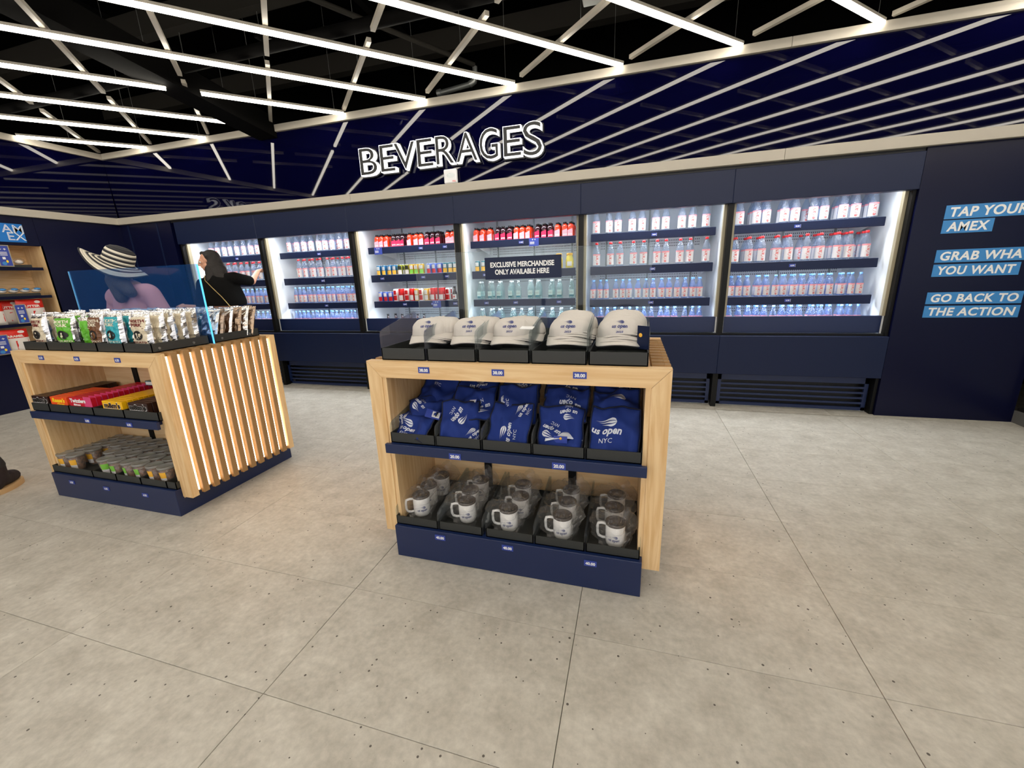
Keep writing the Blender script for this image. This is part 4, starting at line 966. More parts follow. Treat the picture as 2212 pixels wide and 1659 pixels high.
def chip_bag(label, loc, rz, colm, seed, w_=.150, h_=.205, t_=.036, lean=0, word=True, group='chip bags on the snack counter', foilm='foil', printm='print_maroon', tilt=0):
    root = thing('chip_bag', label, 'chip bag', loc, group)
    L = Vector(loc)
    def prof(u, v):
        e = (1-abs(2*u-1)**2.6)*(1-abs(2*v-1)**3.2); return max(0, e)**.62
    def side(s_, u, v):
        x = (u-.5)*w_*(1-.06*math.sin(v*PI)); z = v*h_
        cr = (noise.noise(Vector((u*6+seed, v*6, s_*2)))*.016+noise.noise(Vector((u*13, v*13+seed, s_)))*.008)*(1 if s_ > 0 or abs(u-.5) > .30 else .35)
        return L+Vector((x, s_*(t_*prof(u, v))+cr*prof(u, v), z))
    m = MB()
    m.sheet(lambda u, v: side(-1, u, v), 18, 22, 0, smooth=False, mif=lambda u, v: 1 if (.10 < u < .90 and .10 < v < .90) else 0)
    m.sheet(lambda u, v: side(1, 1-u, v), 14, 18, 0, smooth=False)
    body = m.obj('pouch', [foilm, colm], root)
    if word:
        fn_ = lambda a, b: side(-1, a, b)+Vector((0, -.0016, 0))
        m = MB(); pm = 0
        m.text('NORTH', (.16, .84, .76, .85), fn_, 0, bold=.04, keep=False); m.text('FORK', (.22, .78, .655, .745), fn_, 0, bold=.04, keep=False)
        m.poly([(.14, .60), (.86, .60), (.86, .615), (.14, .615)], fn_, 0)
        for q in range(1): m.poly([(.5+.24*math.cos(a), .42+.13*math.sin(a)) for a in [2*PI*i/18 for i in range(18)]], lambda a, b: fn_(a, b)+Vector((0, -.001, 0)), 1)
        m.text('S', (.42, .58, .35, .49), lambda a, b: fn_(a, b)+Vector((0, -.003, 0)), 2, bold=.05)
        m.text('POTATO', (.14, .86, .205, .26), fn_, 0, bold=.03, keep=False); m.text('CHIPS', (.2, .8, .13, .19), fn_, 0, bold=.03, keep=False)
        m.obj('print', [printm, 'print_black', 'print_cream'], root)
    m = MB().sheet(lambda u, v: L+Vector(((u-.5)*w_*1.0, .004*math.sin(u*40), h_*(.985+.045*v)+.006*noise.noise(Vector((u*4, seed, 0))))), 30, 1, 0, smooth=False)
    m.obj('crimped_seal', [foilm], root)
    root.rotation_euler = (R(lean), R(tilt), rz)
    return root
# rows of bags: five columns, front faces towards the room
cols = [(-3.500, 'bag_cream', 'print_maroon', 'cream'), (-3.268, 'bag_green', 'print_cream', 'green'), (-2.985, 'bag_brown', 'print_cream', 'brown'), (-2.840, 'bag_teal', 'print_cream', 'teal'), (-2.620, 'bag_cream', 'print_maroon', 'cream')]
sd_ = 0
for k, (x, cm, pm, cnm) in enumerate(cols):
    ny = 5 if k == 4 else 4
    for j in range(ny):
        sd_ += 1.37
        if k == 2 and j == 0: x_ = -3.14+.0
        chip_bag('%s chip bag, %s from the front, %s column from left' % (cnm, ORD[j], ORD[k]), (x+rnd.uniform(-.006, .006), 1.615+.062*j, .966), R(rnd.uniform(-7, 9)), cm, sd_, word=(j == 0), printm=pm, lean=rnd.uniform(-4, -1), w_=(.152 if k != 2 else .125), h_=rnd.uniform(.20, .215), t_=.031)
chip_bag('dark green chip bag leaning between the green and brown ones', (-3.115, 1.66, .966), R(24), 'bag_green', 55, w_=.12, h_=.18, word=False)
for j in range(6):
    chip_bag('silver backed chip bag on the rear side, %s behind the screen' % ORD[j], (-2.585+.004*j, 1.945+.050*j, .966), R(180+rnd.uniform(-12, 6)), 'bag_brown', 60+j*1.9, word=False, foilm='foil_brown' if j % 2 else 'foil', lean=16+rnd.uniform(-3, 3), h_=.20, t_=.024, group='chip bags behind the tinted screen')
for k in range(4):
    for j in range(2):
        chip_bag('foil chip bag behind the tinted screen, %s from left, %s row' % (ORD[k], ORD[j]), (-3.48+.225*k, 1.99+.09*j, .966), R(180+rnd.uniform(-8, 8)), ['bag_cream', 'bag_green', 'bag_brown', 'bag_teal'][k], 80+k*2.1+j, word=False, lean=10, h_=.2, t_=.03, group='chip bags behind the tinted screen')

# candy boxes in rows front to back
def box_proto(name, w_, d_, h_, mats, words):
    root = MB().box(-w_/2, w_/2, 0, d_, 0, h_, 0, c=.0015).obj(name, [mats[0]]); tag(root, 'x', 'candy box')
    m = MB(); f = lambda u, v: (u, -.0006, v)
    for t_, bx, mi, sh, extra in words:
        if t_ is None: m.poly([(bx[0], bx[2]), (bx[1], bx[2]), (bx[1], bx[3]), (bx[0], bx[3])], lambda u, v: (u, -.0003, v), mi)
        else: m.text(t_, bx, (lambda e: (lambda u, v: (u, -.0006-e, v)))(extra), mi, bold=.05, shear=sh, keep=False, flat=3)
    m.obj('print', mats[1:], root)
    return Proto(root)
mb_ = box_proto('candy_box', .150, .0255, .090, ['box_brown', 'white_print', 'print_black', 'label_red'], [("m&m's", (-.068, .068, .046, .086), 0, 0, 0), ("m&m's", (-.066, .066, .049, .083), 1, 0, .0006), (None, (.035, .06, .012, .02), 2, 0, 0)])
my_ = box_proto('candy_box', .165, .0255, .090, ['box_yellow', 'white_print', 'box_brown'], [("m&m's", (-.068, .068, .046, .086), 0, 0, 0), ("m&m's", (-.066, .066, .049, .083), 1, 0, .0006)])
mo_ = box_proto('candy_box', .155, .0255, .092, ['box_orange', 'print_yellow'], [("Reese's", (-.06, .06, .058, .086), 0, .2, 0), ('Pieces', (-.02, .05, .046, .054), 0, .2, 0)])
mr_ = box_proto('candy_box', .196, .0255, .097, ['box_red', 'white_print', 'box_pink'], [(None, (.035, .1, .0, .105), 1, 0, 0), ('Twizzlers', (-.085, .05, .066, .091), 0, 0, .0006), ('Bites', (-.06, .0, .048, .060), 0, 0, .0006)])
crow = [(mb_, -3.515, 'brown candy box', 13), (mo_, -3.338, 'orange candy box', 8), (mr_, -3.139, 'red and pink candy box', 13), (my_, -2.865, 'yellow candy box', 12), (mb_, -2.655, 'brown candy box in the right tray', 11)]
for P_, x, nm, n_ in crow:
    for j in range(n_):
        P_.put((x+.0008*rnd.uniform(-1, 1), 1.5275+.0285*j, .5906), R(rnd.uniform(-.6, .6)), '%s, %s from the front of its row' % (nm, ORD[j]), group='candy boxes on the snack counter shelf')
tag(MB().box(-3.02, -2.93, 1.80, 1.83, .695, .725).box(-3.015, -2.935, 1.799, 1.80, .70, .72, 1).obj('candy_packet', ['can_teal', 'white_print']), 'small grey green packet lying at the back over the pink boxes', 'packet')
tag(MB().box(-2.74, -2.58, 1.82, 1.85, .684, .76).obj('candy_packet', ['label_red']), 'red packet lying at the back over the brown boxes', 'packet')

# clear snack cups
def cup_proto(labm):
    root = thing('snack_cup', 'x', 'snack cup')
    MB().lathe([(.034, 0), (.035, .003), (.047, .088)], n=20).obj('cup', ['cup_clear'], root)
    m = MB().lathe([(.031, .004), (.0325, .006), (.042, .068), (.030, .076), (.01, .078)], n=18, smooth=False); m.obj('nut_mix', ['nuts'], root)
    MB().lathe([(.049, .084), (.0505, .087), (.0505, .094), (.046, .096), (.043, .091), (.01, .0905)], n=22).obj('lid', ['lid_clear'], root)
    m = MB()
    def f(u, v): 
        a = -PI/2-.62+1.0*u; r = .0356+(.0475-.0356)*(v/.088)+.0008; return (math.cos(a)*r, math.sin(a)*r, v)
    m.sheet(lambda u, v: f(u, .014+.056*v), 8, 2, 0); m.sheet(lambda u, v: Vector(f(u, .014+.024*v))+Vector((0, -.0006, 0)), 8, 1, 1)
    m.obj('label', [labm, 'label_white'], root)
    return Proto(root)
cg = cup_proto('label_green'); cy_ = cup_proto('label_gold')
for r_i in range(4):
    xs = [(-3.545, 1), (-3.450, 1)]+([(-3.355, 1), (-3.260, 0)] if r_i else [])+[(-3.155, 0), (-3.059, 0), (-2.942, 0), (-2.846, 0), (-2.729, 1 if r_i == 0 else 0), (-2.633, 1 if r_i == 0 else 0)]
    for q, (x, yel) in enumerate(xs):
        if r_i == 1 and q == 2: continue
        (cy_ if yel else cg).put((x+rnd.uniform(-.002, .002), 1.560+.094*r_i, .1705), rnd.uniform(-.5, .5)+.4, 'clear snack cup with %s label, %s from left, %s' % ('yellow' if yel else 'green', ORD[q], rn[r_i]), group='clear cups of nut mix on the plinth', scale=(.90, .90, 1.16))

# ------------------------------------------------------------------ left wall unit with maple niche
U0, U1 = 1.2, 3.318
lu = thing('wall_shelving_unit', 'navy wall unit with maple niche of snack shelves at far left', 'shelving', (XL-.2, 2.3, 0))
MB().box(XL-.06, XL, U0, U1+.0, 1.826, 2.138).obj('header_panel', ['navy_wall'], lu)
MB().box(XL-.06, XL+.02, U0, U1, 0, .62, c=.004).obj('lower_panel', ['navy_wall'], lu)
MB().box(XL-.34, XL, U1-.0, U1+.02, .62, 1.83).box(XL-.34, XL, U0-.02, U0, .62, 1.83).parts('side_lining', ['maple_z'], lu)
MB().box(XL-.34, XL-.001, U0, U1, 1.826, 1.84).obj('top_lining', ['maple_y'], lu)
MB().box(XL-.36, XL-.34, U0, U1, .6, 1.85).obj('back_lining', ['maple_y'], lu)
for z in (1.553, 1.238, .932, .62):
    s_ = MB().box(XL-.34, XL-.012, U0, U1-.035, z+.008, z+.028).obj('shelf', ['navy_panel'], lu)
    MB().box(XL-.013, XL+.004, U0, U1-.038, z, z+.032).obj('shelf_rail', ['navy_wall'], s_)
for z in (1.581, 1.266, .96):
    tag(MB().box(XL-.30, XL-.02, 2.0, 3.20, z+.0005, z+(.035 if z > 1 else .0045)).obj('shelf_tray', ['tray_black']), 'long black tray on the %s niche shelf' % {1.581: 'top', 1.266: 'second', .96: 'third'}[z], 'tray', 'black trays in the wall niche')
ps = tag(MB().box(XL, XL+.006, 2.55, 3.21, 1.858, 2.055).obj('wall_poster', ['poster_blue']), 'bright blue square sign reading AMEX above the niche', 'sign')
fn = lambda u, v: (XL+.007, u, v); fn2 = lambda u, v: (XL+.0075, u, v)
for (s_, bx) in (('AM', (3.04, 3.205, 1.965, 2.035)), ('EX', (3.075, 3.21, 1.885, 1.955))):
    MB().text(s_, (bx[0]-.006, bx[1]+.004, bx[2]-.006, bx[3]+.006), fn, bold=.005, keep=False, flat=3).obj('lettering_outline', ['white_print'], ps)
    MB().text(s_, bx, fn2, bold=-.035, keep=False, flat=3).obj('lettering', ['poster_blue'], ps)
def info_card(y0, y1, z0, z1, x, wh):
    t = tag(MB().box(x-.012, x, y0-.008, y1+.008, z0-.008, z1+.008).obj('info_sign', ['frame_beige']), 'framed navy info card '+wh, 'sign', 'framed info cards on the niche shelves')
    m = MB().box(x, x+.001, y0, y1, z0, z1, 0); f = lambda u, v: (x+.0015, u, v); W = y1-y0; H = z1-z0
    m.text('+ +', (y0+.2*W, y0+.8*W, z1-.22*H, z1-.12*H), f, 1, keep=False)
    for q in range(3): m.poly([(y0+.2*W, z1-(.34+.07*q)*H), (y0+.8*W, z1-(.34+.07*q)*H), (y0+.8*W, z1-(.31+.07*q)*H), (y0+.2*W, z1-(.31+.07*q)*H)], f, 1)
    m.poly([(y0+.3*W, z0+.32*H), (y0+.55*W, z0+.32*H), (y0+.55*W, z0+.44*H), (y0+.3*W, z0+.44*H)], f, 1)
    m.poly([(y0+.62*W+.1*W*math.cos(a), z0+.22*H+.07*H*math.sin(a)) for a in [2*PI*i/12 for i in range(12)]], f, 2)
    m.poly([(y0+.35*W+.2*W*math.cos(a), z0+.12*H+.09*H*math.sin(a)) for a in [2*PI*i/12 for i in range(12)]], f, 3)
    m.obj('print', ['card_blue', 'white_print', 'print_yellow', 'banner_blue'], t)
info_card(2.93, 3.025, 1.600, 1.812, XL+.03, 'on the top niche shelf'); info_card(2.925, 3.005, .975, 1.172, XL+.03, 'on the third niche shelf'); info_card(2.68, 2.785, .655, .855, XL+.03, 'on the lowest niche shelf')
def popcorn(loc, w_, h_, word, label, seed):
    root = thing('popcorn_bag', label, 'popcorn bag', loc, 'red and white popcorn bags in the niche'); L = Vector(loc)
    def side(u, v, s_=1):
        e = max(0, (1-abs(2*u-1)**3)*(1-abs(2*v-1)**4))**.6
        return L+Vector((s_*(.032*e+.006*noise.noise(Vector((u*5+seed, v*5, 0)))*e), (u-.5)*w_, v*h_))
    m = MB(); m.sheet(lambda u, v: side(u, v), 14, 16, 0, mif=lambda u, v: 0 if v > .62 else 1); m.sheet(lambda u, v: side(1-u, v, -1), 10, 12, 0)
    m.obj('pouch', ['popcorn_red', 'popcorn_white'], root)
    f = lambda a, b: side(a, b)+Vector((.0015, 0, 0)); g_ = lambda a, b: side(a, b)+Vector((.0025, 0, 0))
    m = MB(); m.text(word, (.15, .8, .66, .76), f, 0, bold=.05, keep=False); m.poly([(.48, .12), (.92, .16), (.92, .5), (.48, .5)], f, 1); m.poly([(.75+.12*math.cos(a), .88+.06*math.sin(a)) for a in [2*PI*i/14 for i in range(14)]], f, 0)
    for q in range(3): m.poly([(.54, .22+.09*q), (.84, .22+.09*q), (.84, .26+.09*q), (.54, .26+.09*q)], g_, 0)
    m.obj('print', ['popcorn_white', 'popcorn_red'], root)
popcorn((XL-.05, 3.09, .965), .23, .265, 'BUTTER', 'red and white popcorn bag reading BUTTER on the third niche shelf', 1)
popcorn((XL-.05, 2.75, .965), .23, .24, 'BUTTER', 'red and white popcorn bag left of the framed card, third niche shelf', 2)
popcorn((XL-.13, 2.93, .965), .2, .26, 'BUTTER', 'popcorn bag half hidden behind the framed card, third niche shelf', 5)
popcorn((XL-.03, 2.86, .652), .25, .255, 'CARAMEL', 'red and white popcorn bag reading CARAMEL on the lowest niche shelf', 3)
popcorn((XL-.05, 2.58, .652), .25, .25, 'CARAMEL', 'popcorn bag left of the framed card, lowest niche shelf', 4)
for k, y in enumerate((2.80, 2.895, 2.99, 3.085, 3.18)):
    t = thing('snack_pack', 'clear pack with blue round label, %s from left on second niche shelf' % ORD[k], 'snack pack', (XL-.04, y, 1.30), 'clear snack packs on the second niche shelf')
    MB().ball((XL-.04, y, 1.335), (.06, .046, .028), 14).obj('pack', ['film'], t)
    MB().ball((XL-.015, y, 1.345), (.034, .028, .014), 14).obj('label', ['banner_blue'], t)
    MB().ball((XL-.05, y, 1.325), (.045, .038, .020), 12).obj('contents', ['popcorn_white'], t)
t = thing('snack_pack', 'small clear pack at the right end of the top niche shelf', 'snack pack', (XL-.04, 3.12, 1.62)); MB().ball((XL-.04, 3.11, 1.655), (.04, .05, .035), 12).obj('pack', ['film'], t); MB().ball((XL-.04, 3.11, 1.645), (.03, .035, .024), 12).obj('contents', ['popcorn_white'], t)

# ------------------------------------------------------------------ people
def remesh(o, vox, smooth=6):
    m = o.modifiers.new('r', 'REMESH'); m.mode = 'VOXEL'; m.voxel_size = vox; m.use_smooth_shade = True
    s_ = o.modifiers.new('s', 'SMOOTH'); s_.iterations = smooth; s_.factor = .6
def hand(m, wrist, dirv, palmn, sc_=1.0, curl=.35):
    """palm with five separate bent fingers"""
    w0 = Vector(wrist); d = Vector(dirv).normalized(); n = Vector(palmn); n = (n-d*n.dot(d)).normalized(); s_ = d.cross(n)
    for q in range(4):
        m.capsule(w0, .018*sc_, w0+d*.075*sc_+s_*(.030-.020*q)*sc_, .0125*sc_, 8)
    for q, L_ in enumerate((.062, .074, .070, .055)):
        b0 = w0+d*.078*sc_+s_*(.032-.021*q)*sc_; b1 = b0+(d*math.cos(curl)+n*math.sin(curl))*L_*.55*sc_; b2 = b1+(d*math.cos(curl*2.4)+n*math.sin(curl*2.4))*L_*.5*sc_
        m.capsule(b0, .0095*sc_, b1, .0085*sc_, 8); m.capsule(b1, .0085*sc_, b2, .007*sc_, 8)
    t0 = w0+d*.02*sc_+s_*.02*sc_; t1 = t0+(d*.6+s_*.75+n*.25).normalized()*.042*sc_; t2 = t1+(d*.85+s_*.2+n*.45).normalized()*.032*sc_
    m.capsule(t0, .013*sc_, t1, .0105*sc_, 8); m.capsule(t1, .0105*sc_, t2, .0085*sc_, 8)
def head(m, c, face, up=(0, 0, 1), s_=1.0):
    """skull, jaw, nose, lips, brow and ears around centre c, looking along face"""
    c = Vector(c); f = Vector(face).normalized(); u = Vector(up); u = (u-f*u.dot(f)).normalized(); r = f.cross(u)
    def P(a, b, d): return c+(f*a+r*b+u*d)*s_
    def E(a, b, d, ra): m.ball(P(a, b, d), ra*s_, 14)
    E(-.012, 0, .035, .082); E(-.025, 0, .022, .078); E(.030, 0, .010, .058); E(.035, 0, -.035, .047); E(.052, 0, -.072, .026); E(.045, .018, -.06, .026); E(.045, -.018, -.06, .026)
    E(.02, .035, -.045, .034); E(.02, -.035, -.045, .034)
    m.capsule(P(.085, 0, .015), .008*s_, P(.103, 0, -.022), .012*s_, 8); E(.093, .009, -.026, .009); E(.093, -.009, -.026, .009)
    m.capsule(P(.082, -.018, -.050), .007*s_, P(.082, .018, -.050), .007*s_, 8); m.capsule(P(.078, -.03, .025), .009*s_, P(.078, .03, .025), .009*s_, 8)
    for k in (-1, 1): m.ball(P(-.005, .076*k, -.005), (.014*s_, .014*s_, .026*s_), 10)
    return P
def eyes(P, par, s_=1.0):
    m = MB()
    for k in (-1, 1): m.ball(P(.074, .030*k, .004), .0125*s_, 10, 0); m.ball(P(.084, .030*k, .004), .006*s_, 8, 1)
    m.obj('eyes', ['white', 'black'], par)
def legs(m, hipc, yawv, foot, rw=.085):
    h = Vector(hipc); s_ = Vector((yawv[1], -yawv[0], 0))
    for k in (-1, 1):
        hp = h+s_*.085*k; kn = Vector((hp.x, hp.y, .47))+Vector((yawv[0], yawv[1], 0))*.02; an = Vector((hp.x, hp.y, .09))+Vector(foot)*k
        m.capsule(hp, rw, kn, rw*.66, 14); m.capsule(kn, rw*.66, an, rw*.45, 14)
def shoe(par, ankle, d, upper='black', solem='white'):
    a = Vector(ankle); f = Vector((d[0], d[1], 0)).normalized()
    m = MB(); m.capsule(a+Vector((0, 0, -.03)), .040, a+f*.07+Vector((0, 0, -.045)), .036, 12); m.capsule(a+f*.07+Vector((0, 0, -.045)), .036, a+f*.15+Vector((0, 0, -.058)), .028, 12); m.capsule(a-f*.03+Vector((0, 0, -.045)), .036, a+Vector((0, 0, .0)), .040, 12)
    o = m.obj('shoe', [upper], par); remesh(o, .008, 3)
    r = Vector((-f.y, f.x, 0)); pts = []
    for k in range(20):
        t = 2*PI*k/20; L_ = .125*math.cos(t)+.055; wq = .040*math.sin(t)*(1+.1*math.cos(t)); p = a+f*L_+r*wq; pts.append((p.x, p.y))
    MB().prism(pts, a.z-.09, a.z-.062, 'xy').obj('sole', [solem], o)

# woman in black at the first cooler, right arm reaching in, face in profile to the left
wa = thing('person', 'person in black cropped top with long dark hair reaching into the far left cooler', 'person', (-4.55, 3.72, 0))
fc = Vector((-.72, -.66, -.12)); hc = Vector((-4.675, 3.72, 1.577))
m = MB(); P = head(m, hc, fc, s_=1.0)
m.capsule(hc+Vector((.02, 0, -.06)), .048, (-4.60, 3.72, 1.40), .055, 14)
m.capsule((-4.60, 3.72, 1.38), .09, (-4.56, 3.72, 1.22), .125, 16); m.capsule((-4.56, 3.72, 1.22), .125, (-4.54, 3.72, .98), .115, 16); m.capsule((-4.60, 3.72, .95), .11, (-4.48, 3.72, .92), .11, 16)
sR, eR, wR = Vector((-4.37, 3.74, 1.385)), Vector((-4.33, 3.93, 1.345)), Vector((-4.455, 4.145, 1.460))
m.capsule((-4.52, 3.72, 1.36), .07, sR, .052, 12); m.capsule(sR, .048, eR, .040, 12); m.capsule(eR, .038, wR, .025, 12)
hand(m, wR, (-.35, .8, .30), (0, .4, -.8), .95, .5)
sL, eL, wL = Vector((-4.80, 3.70, 1.33)), Vector((-4.76, 3.60, 1.06)), Vector((-4.95, 3.55, 1.09))
m.capsule((-4.64, 3.72, 1.36), .07, sL, .052, 12); m.capsule(sL, .048, eL, .040, 12); m.capsule(eL, .038, wL, .025, 12)
hand(m, wL, (-.9, -.05, .2), (0, .3, -.9), .95, .5)
legs(m, (-4.54, 3.72, .90), (-.3, .95), (0, 0, 0), .092)
o = m.obj('body', ['skin'], wa); remesh(o, .007, 3)
eyes(P, wa)
m = MB()   # cropped boxy top
loft(m, [(-4.54, 3.72, .235, .150, 1.085), (-4.54, 3.72, .238, .155, 1.14), (-4.555, 3.72, .232, .150, 1.22), (-4.575, 3.72, .225, .138, 1.30), (-4.585, 3.72, .205, .115, 1.37), (-4.595, 3.72, .13, .09, 1.42), (-4.60, 3.72, .07, .07, 1.45)])
m.capsule(sR, .070, sR.lerp(eR, .8), .060, 14); m.capsule(sL, .072, eL+Vector((.0, .0, .04)), .064, 14); m.capsule((-4.55, 3.72, 1.36), .08, sR, .072, 12); m.capsule((-4.62, 3.72, 1.35), .08, sL, .07, 12)
o = m.obj('cropped_top', ['shirt_black'], wa); remesh(o, .009, 5)
m = MB(); legs(m, (-4.54, 3.72, .90), (-.3, .95), (0, 0, 0), .104); m.capsule((-4.62, 3.72, .95), .125, (-4.46, 3.72, .93), .125, 16)
o = m.obj('trousers', ['trousers'], wa); remesh(o, .010, 5)
m = MB()   # hair: cap over the skull and long fall over back and shoulder
F_ = fc.normalized(); cd = Vector((.78, -.63, 0)); hb_ = hc-F_*.035
m.ball(hb_+Vector((0, 0, .040)), (.090, .090, .088), 18); m.capsule(hb_+Vector((.02, 0, .0)), .082, hb_+Vector((.08, -.01, -.12)), .085, 16); m.capsule(hb_+Vector((.08, -.02, -.10)), .088, hb_+Vector((.17, -.05, -.24)), .062, 16); m.capsule(hb_+Vector((.04, -.05, -.10)), .075, hb_+Vector((.05, -.10, -.28)), .05, 16)
m.capsule(hb_+Vector((.14, -.05, -.18)), .06, hb_+Vector((.27, -.03, -.215)), .034, 12); m.capsule(hc+cd*.072-F_*.01+Vector((0, 0, .03)), .024, hc+cd*.085+F_*.012+Vector((0, 0, -.17)), .017, 10); m.capsule(hc+F_*.045+Vector((0, 0, .095)), .026, hc+cd*.070+F_*.0+Vector((0, 0, .05)), .030, 10)
o = m.obj('hair', ['hair_dark'], wa); remesh(o, .008, 3)
m = MB(); e1 = P(.082, .062, .012); m.tube([P(.088, -.03, .008), P(.092, 0, .012), P(.088, .055, .008)], .003, 6); m.tube([P(.086, .058, .008), P(.03, .082, .012)], .0028, 6)
for k in (-1, 1): m.tube([P(.088, .032*k+.02*math.cos(t), .004+.016*math.sin(t)) for t in [2*PI*i/12 for i in range(12)]], .0018, 5, closed=True)
m.obj('eyeglasses', ['gold'], wa)
strap = [(-4.64, 3.612, 1.425), (-4.60, 3.572, 1.37), (-4.50, 3.565, 1.28), (-4.41, 3.572, 1.19), (-4.36, 3.582, 1.12), (-4.33, 3.59, 1.07)]
tag(MB().tube(strap, .0042, 6).obj('bag_strap', ['gold']), 'thin gold crossbody strap over the back of the black top', 'strap')
for k in (-1, 1): shoe(wa, (-4.54+.085*k*.95, 3.72+.085*k*.3, .09), (-.3, .95), 'black', 'white')

# woman in a striped sun hat and pink cardigan behind the snack counter
wb_ = thing('person', 'person in pink cardigan and wide striped sun hat behind the snack counter', 'person', (-4.0, 2.47, 0))
YB = 2.47; hc = Vector((-4.11, YB, 1.475)); fc = Vector((-.84, -.40, -.36))
m = MB(); P = head(m, hc, fc, (0, 0, 1), .98)
m.capsule(hc+Vector((.03, 0, -.06)), .048, (-4.02, YB, 1.33), .052, 14)
m.capsule((-4.0, YB, 1.29), .09, (-3.98, YB, 1.12), .12, 16); m.capsule((-3.98, YB, 1.12), .12, (-3.98, YB, .9), .115, 16); m.capsule((-4.05, YB, .86), .11, (-3.92, YB, .86), .11, 16)
sL, eL, wL = Vector((-4.19, YB, 1.25)), Vector((-4.27, YB-.02, 1.0)), Vector((-4.36, YB+.14, 1.08))
sR, eR, wR = Vector((-3.80, YB, 1.26)), Vector((-3.70, YB+.02, 1.02)), Vector((-3.78, YB+.20, 1.02))
m.capsule((-4.05, YB, 1.27), .07, sL, .052, 12); m.capsule(sL, .048, eL, .040, 12); m.capsule(eL, .038, wL, .025, 12)
m.capsule((-3.94, YB, 1.27), .07, sR, .052, 12); m.capsule(sR, .048, eR, .040, 12); m.capsule(eR, .038, wR, .025, 12)
hand(m, wL, (-.1, .9, .2), (.2, 0, -.9), .9, .5); hand(m, wR, (-.2, .9, .1), (.2, 0, -.9), .9, .5)
legs(m, (-3.98, YB, .84), (-.3, .95), (0, 0, 0), .088)
o = m.obj('body', ['skin'], wb_); remesh(o, .007, 3)
eyes(P, wb_, .98)
m = MB(); m.capsule((-4.17, YB, 1.235), .095, (-3.84, YB, 1.255), .092, 16); m.capsule((-4.02, YB, 1.30), .075, (-4.0, YB, 1.22), .12, 16); m.capsule((-4.04, YB, 1.16), .125, (-4.05, YB, .86), .13, 18); m.capsule((-3.92, YB, 1.16), .125, (-3.90, YB, .86), .13, 18)
m.capsule(sL, .070, eL, .066, 14); m.capsule(eL, .064, wL-Vector((0, .03, 0)), .042, 12); m.capsule(sR, .070, eR, .066, 14); m.capsule(eR, .062, wR-Vector((0, .03, 0)), .04, 12)
o = m.obj('cardigan', ['cardigan'], wb_); remesh(o, .009, 5)
m = MB(); legs(m, (-3.98, YB, .84), (-.3, .95), (0, 0, 0), .1); m.capsule((-4.04, YB, .88), .125, (-3.92, YB, .88), .125, 16); o = m.obj('jeans', ['denim'], wb_); remesh(o, .010, 5)
m = MB(); m.ball(hc+Vector((.02, -.012, .02)), (.09, .088, .09), 16); m.capsule(hc+Vector((.04, -.03, 0)), .078, hc+Vector((.12, -.09, -.13)), .07, 14); m.capsule(hc+Vector((.12, -.09, -.1)), .07, hc+Vector((.30, -.13, -.20)), .04, 12); m.capsule(hc+Vector((.10, -.10, -.1)), .06, hc+Vector((.19, -.14, -.24)), .04, 12)
o = m.obj('hair', ['hair_brown'], wb_); remesh(o, .008, 3)
for k in (-1, 1): shoe(wb_, (-3.98+.085*k*.95, YB+.085*k*.3, .09), (-.3, .95), 'white', 'white')
# sun hat
ht = thing('sun_hat', 'wide floppy sun hat with black and cream stripes', 'hat', tuple(hc+Vector((.03, -.01, .06))))
hn = Vector((.395, .215, .88)).normalized(); ha = Vector((-.60, -.78, .33)); ha = (ha-hn*ha.dot(hn)).normalized(); hb = hn.cross(ha); h0 = hc+Vector((.055, -.018, .045))
def hatp(r, a, z):
    fl = 0
    if r > .10:
        t = (r-.10)/.22; fl = t*t*(.045*math.cos(a)**2*(1 if math.cos(a) > 0 else -.3)-.05*abs(math.sin(a))**2)+.012*math.sin(3*a)*t
        r = .10+(r-.10)*(.86-.20*max(0, math.cos(a))-.34*max(0, -math.cos(a)))
    return h0+ha*(r*math.cos(a))+hb*(r*math.sin(a))+hn*(z+fl)
prof = []
for k in range(9): t = k/8; prof.append((.012+.093*math.sin(t*PI/2)**.8 if k else .002, .118-.020*t**3))
prof = [(.002, .125), (.045, .122), (.075, .112), (.090, .096), (.096, .078), (.098, .06), (.099, .042), (.100, .024), (.101, .006), (.103, -.002), (.128, -.006), (.154, -.008), (.180, -.010), (.206, -.012), (.232, -.014), (.258, -.017), (.284, -.020), (.300, -.022)]
n_ = 48; vs = []; fs = []; ms = []
for r, z in prof:
    for i in range(n_): vs.append(hatp(r, 2*PI*i/n_, z))
m = MB()
stripe = [0, 0, 0, 1, 0, 1, 0, 1, 0, 0, 1, 0, 1, 0, 1, 1, 0]
b0 = 0
for j in range(len(prof)-1):
    m.add([vs[j*n_+i] for i in range(n_)]+[vs[(j+1)*n_+i] for i in range(n_)], [(i, (i+1) % n_, n_+(i+1) % n_, n_+i) for i in range(n_)], stripe[j], True)
o = m.obj('straw_weave', ['straw_black', 'straw_white'], ht); o.modifiers.new('s', 'SOLIDIFY').thickness = .003

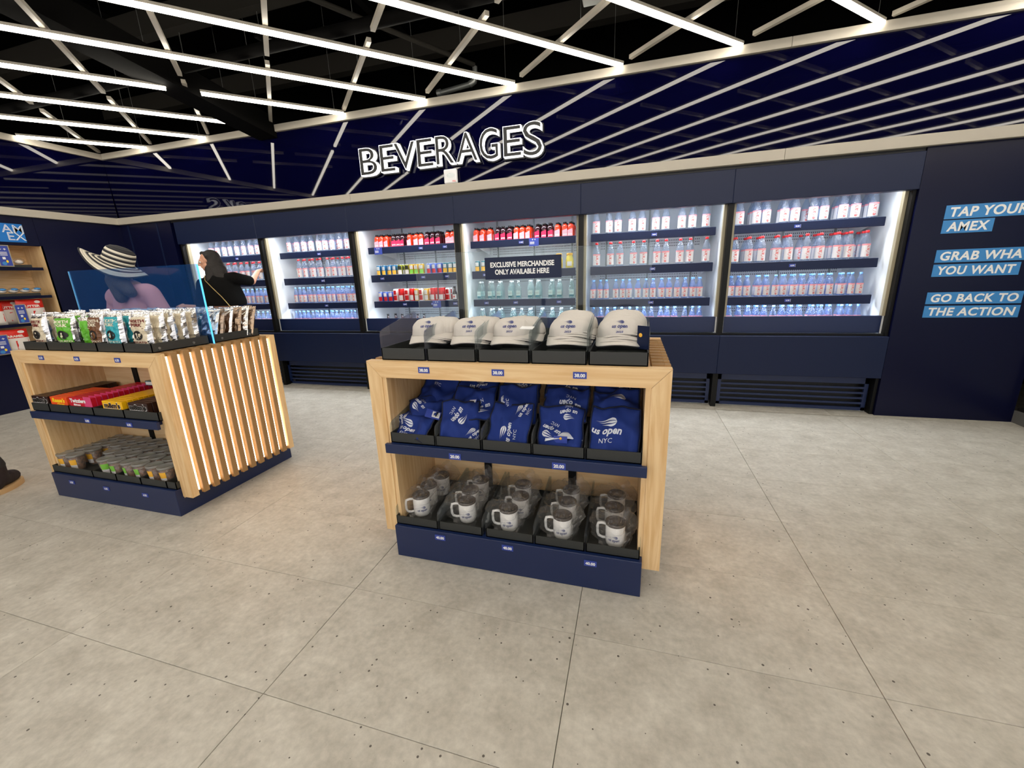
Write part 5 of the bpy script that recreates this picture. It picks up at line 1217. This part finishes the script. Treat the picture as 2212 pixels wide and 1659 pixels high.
# walker at the left edge: only a shoe reaches into the picture
wc = thing('person', 'person in dark trousers at the left edge, only a tan-soled shoe in view', 'person', (-4.1, 1.2, 0))
def boot(ank, d, nm='sneaker'):
    a = Vector(ank); f = Vector((d[0], d[1], 0)).normalized(); r = Vector((-f.y, f.x, 0))
    m = MB(); m.capsule(a, .052, a+Vector((0, 0, .08)), .054, 12); m.capsule(a+Vector((0, 0, -.01)), .052, a+f*.07+Vector((0, 0, -.025)), .050, 12); m.capsule(a+f*.07+Vector((0, 0, -.025)), .050, a+f*.13+Vector((0, 0, -.035)), .042, 12); m.capsule(a-f*.035+Vector((0, 0, -.03)), .040, a, .045, 12)
    o = m.obj(nm, ['shoe_dark'], wc); remesh(o, .007, 3)
    lo = []; 
    for k in range(28):
        t = 2*PI*k/28; p = a+f*(.130*math.cos(t)+.055)+r*(.056*math.sin(t)*(1+.12*math.cos(t))); lo.append((p.x, p.y))
    MB().prism(lo, a.z-.10, a.z-.066, 'xy').obj('sole', ['sole'], o)
boot((-4.065, 1.43, .10), (-.55, .62)); boot((-3.86, .98, .10), (-.5, .7))
m = MB(); hp = Vector((-4.15, 1.05, .92))
m.capsule(hp+Vector((.08, .03, 0)), .085, (-4.08, 1.32, .5), .06, 12); m.capsule((-4.08, 1.32, .5), .06, (-4.065, 1.43, .14), .042, 12)
m.capsule(hp+Vector((.06, -.08, 0)), .085, (-3.98, 1.0, .5), .06, 12); m.capsule((-3.98, 1.0, .5), .06, (-3.86, .98, .13), .042, 12)
m.capsule(hp, .12, hp+Vector((0, 0, .3)), .13, 16); m.capsule(hp+Vector((-.12, .1, .48)), .08, hp+Vector((.12, -.1, .48)), .08, 14); m.capsule(hp+Vector((0, 0, .3)), .14, hp+Vector((0, 0, .45)), .12, 14)
m.capsule(hp+Vector((0, 0, .5)), .05, hp+Vector((-.01, .02, .62)), .05, 12)
P = head(m, hp+Vector((-.02, .03, .69)), (-.65, .75, 0))
for sx in (-1, 1):
    s0 = hp+Vector((.16*sx*-1, .13*sx, .47)); e0 = s0+Vector((.02, -.02, -.28)); w0 = e0+Vector((-.06, .10, -.22))
    m.capsule(s0, .05, e0, .04, 12); m.capsule(e0, .04, w0, .026, 12); hand(m, w0, (-.1, .2, -1), (-.5, .6, 0), .95, .4)
o = m.obj('body', ['skin'], wc); remesh(o, .008, 3)
m = MB(); m.capsule(hp+Vector((.08, .03, 0)), .098, (-4.08, 1.32, .5), .074, 12); m.capsule((-4.08, 1.32, .5), .074, (-4.065, 1.43, .19), .058, 12)
m.capsule(hp+Vector((.06, -.08, 0)), .098, (-3.98, 1.0, .5), .074, 12); m.capsule((-3.98, 1.0, .5), .074, (-3.86, .98, .17), .058, 12); m.capsule(hp, .135, hp+Vector((0, 0, .05)), .135, 14)
o = m.obj('trousers', ['trousers'], wc); remesh(o, .010, 4)
m = MB(); m.capsule(hp+Vector((0, 0, .08)), .145, hp+Vector((0, 0, .40)), .15, 16); m.capsule(hp+Vector((-.14, .115, .46)), .085, hp+Vector((.14, -.115, .46)), .085, 14)
for sx in (-1, 1):
    s0 = hp+Vector((.16*sx*-1, .13*sx, .47)); e0 = s0+Vector((.02, -.02, -.26)); m.capsule(s0, .068, e0, .06, 12)
o = m.obj('shirt', ['denim'], wc); remesh(o, .010, 4)
m = MB(); m.ball(hp+Vector((0, .01, .73)), (.095, .095, .085), 14); o = m.obj('hair', ['hair_dark'], wc); remesh(o, .009, 3)
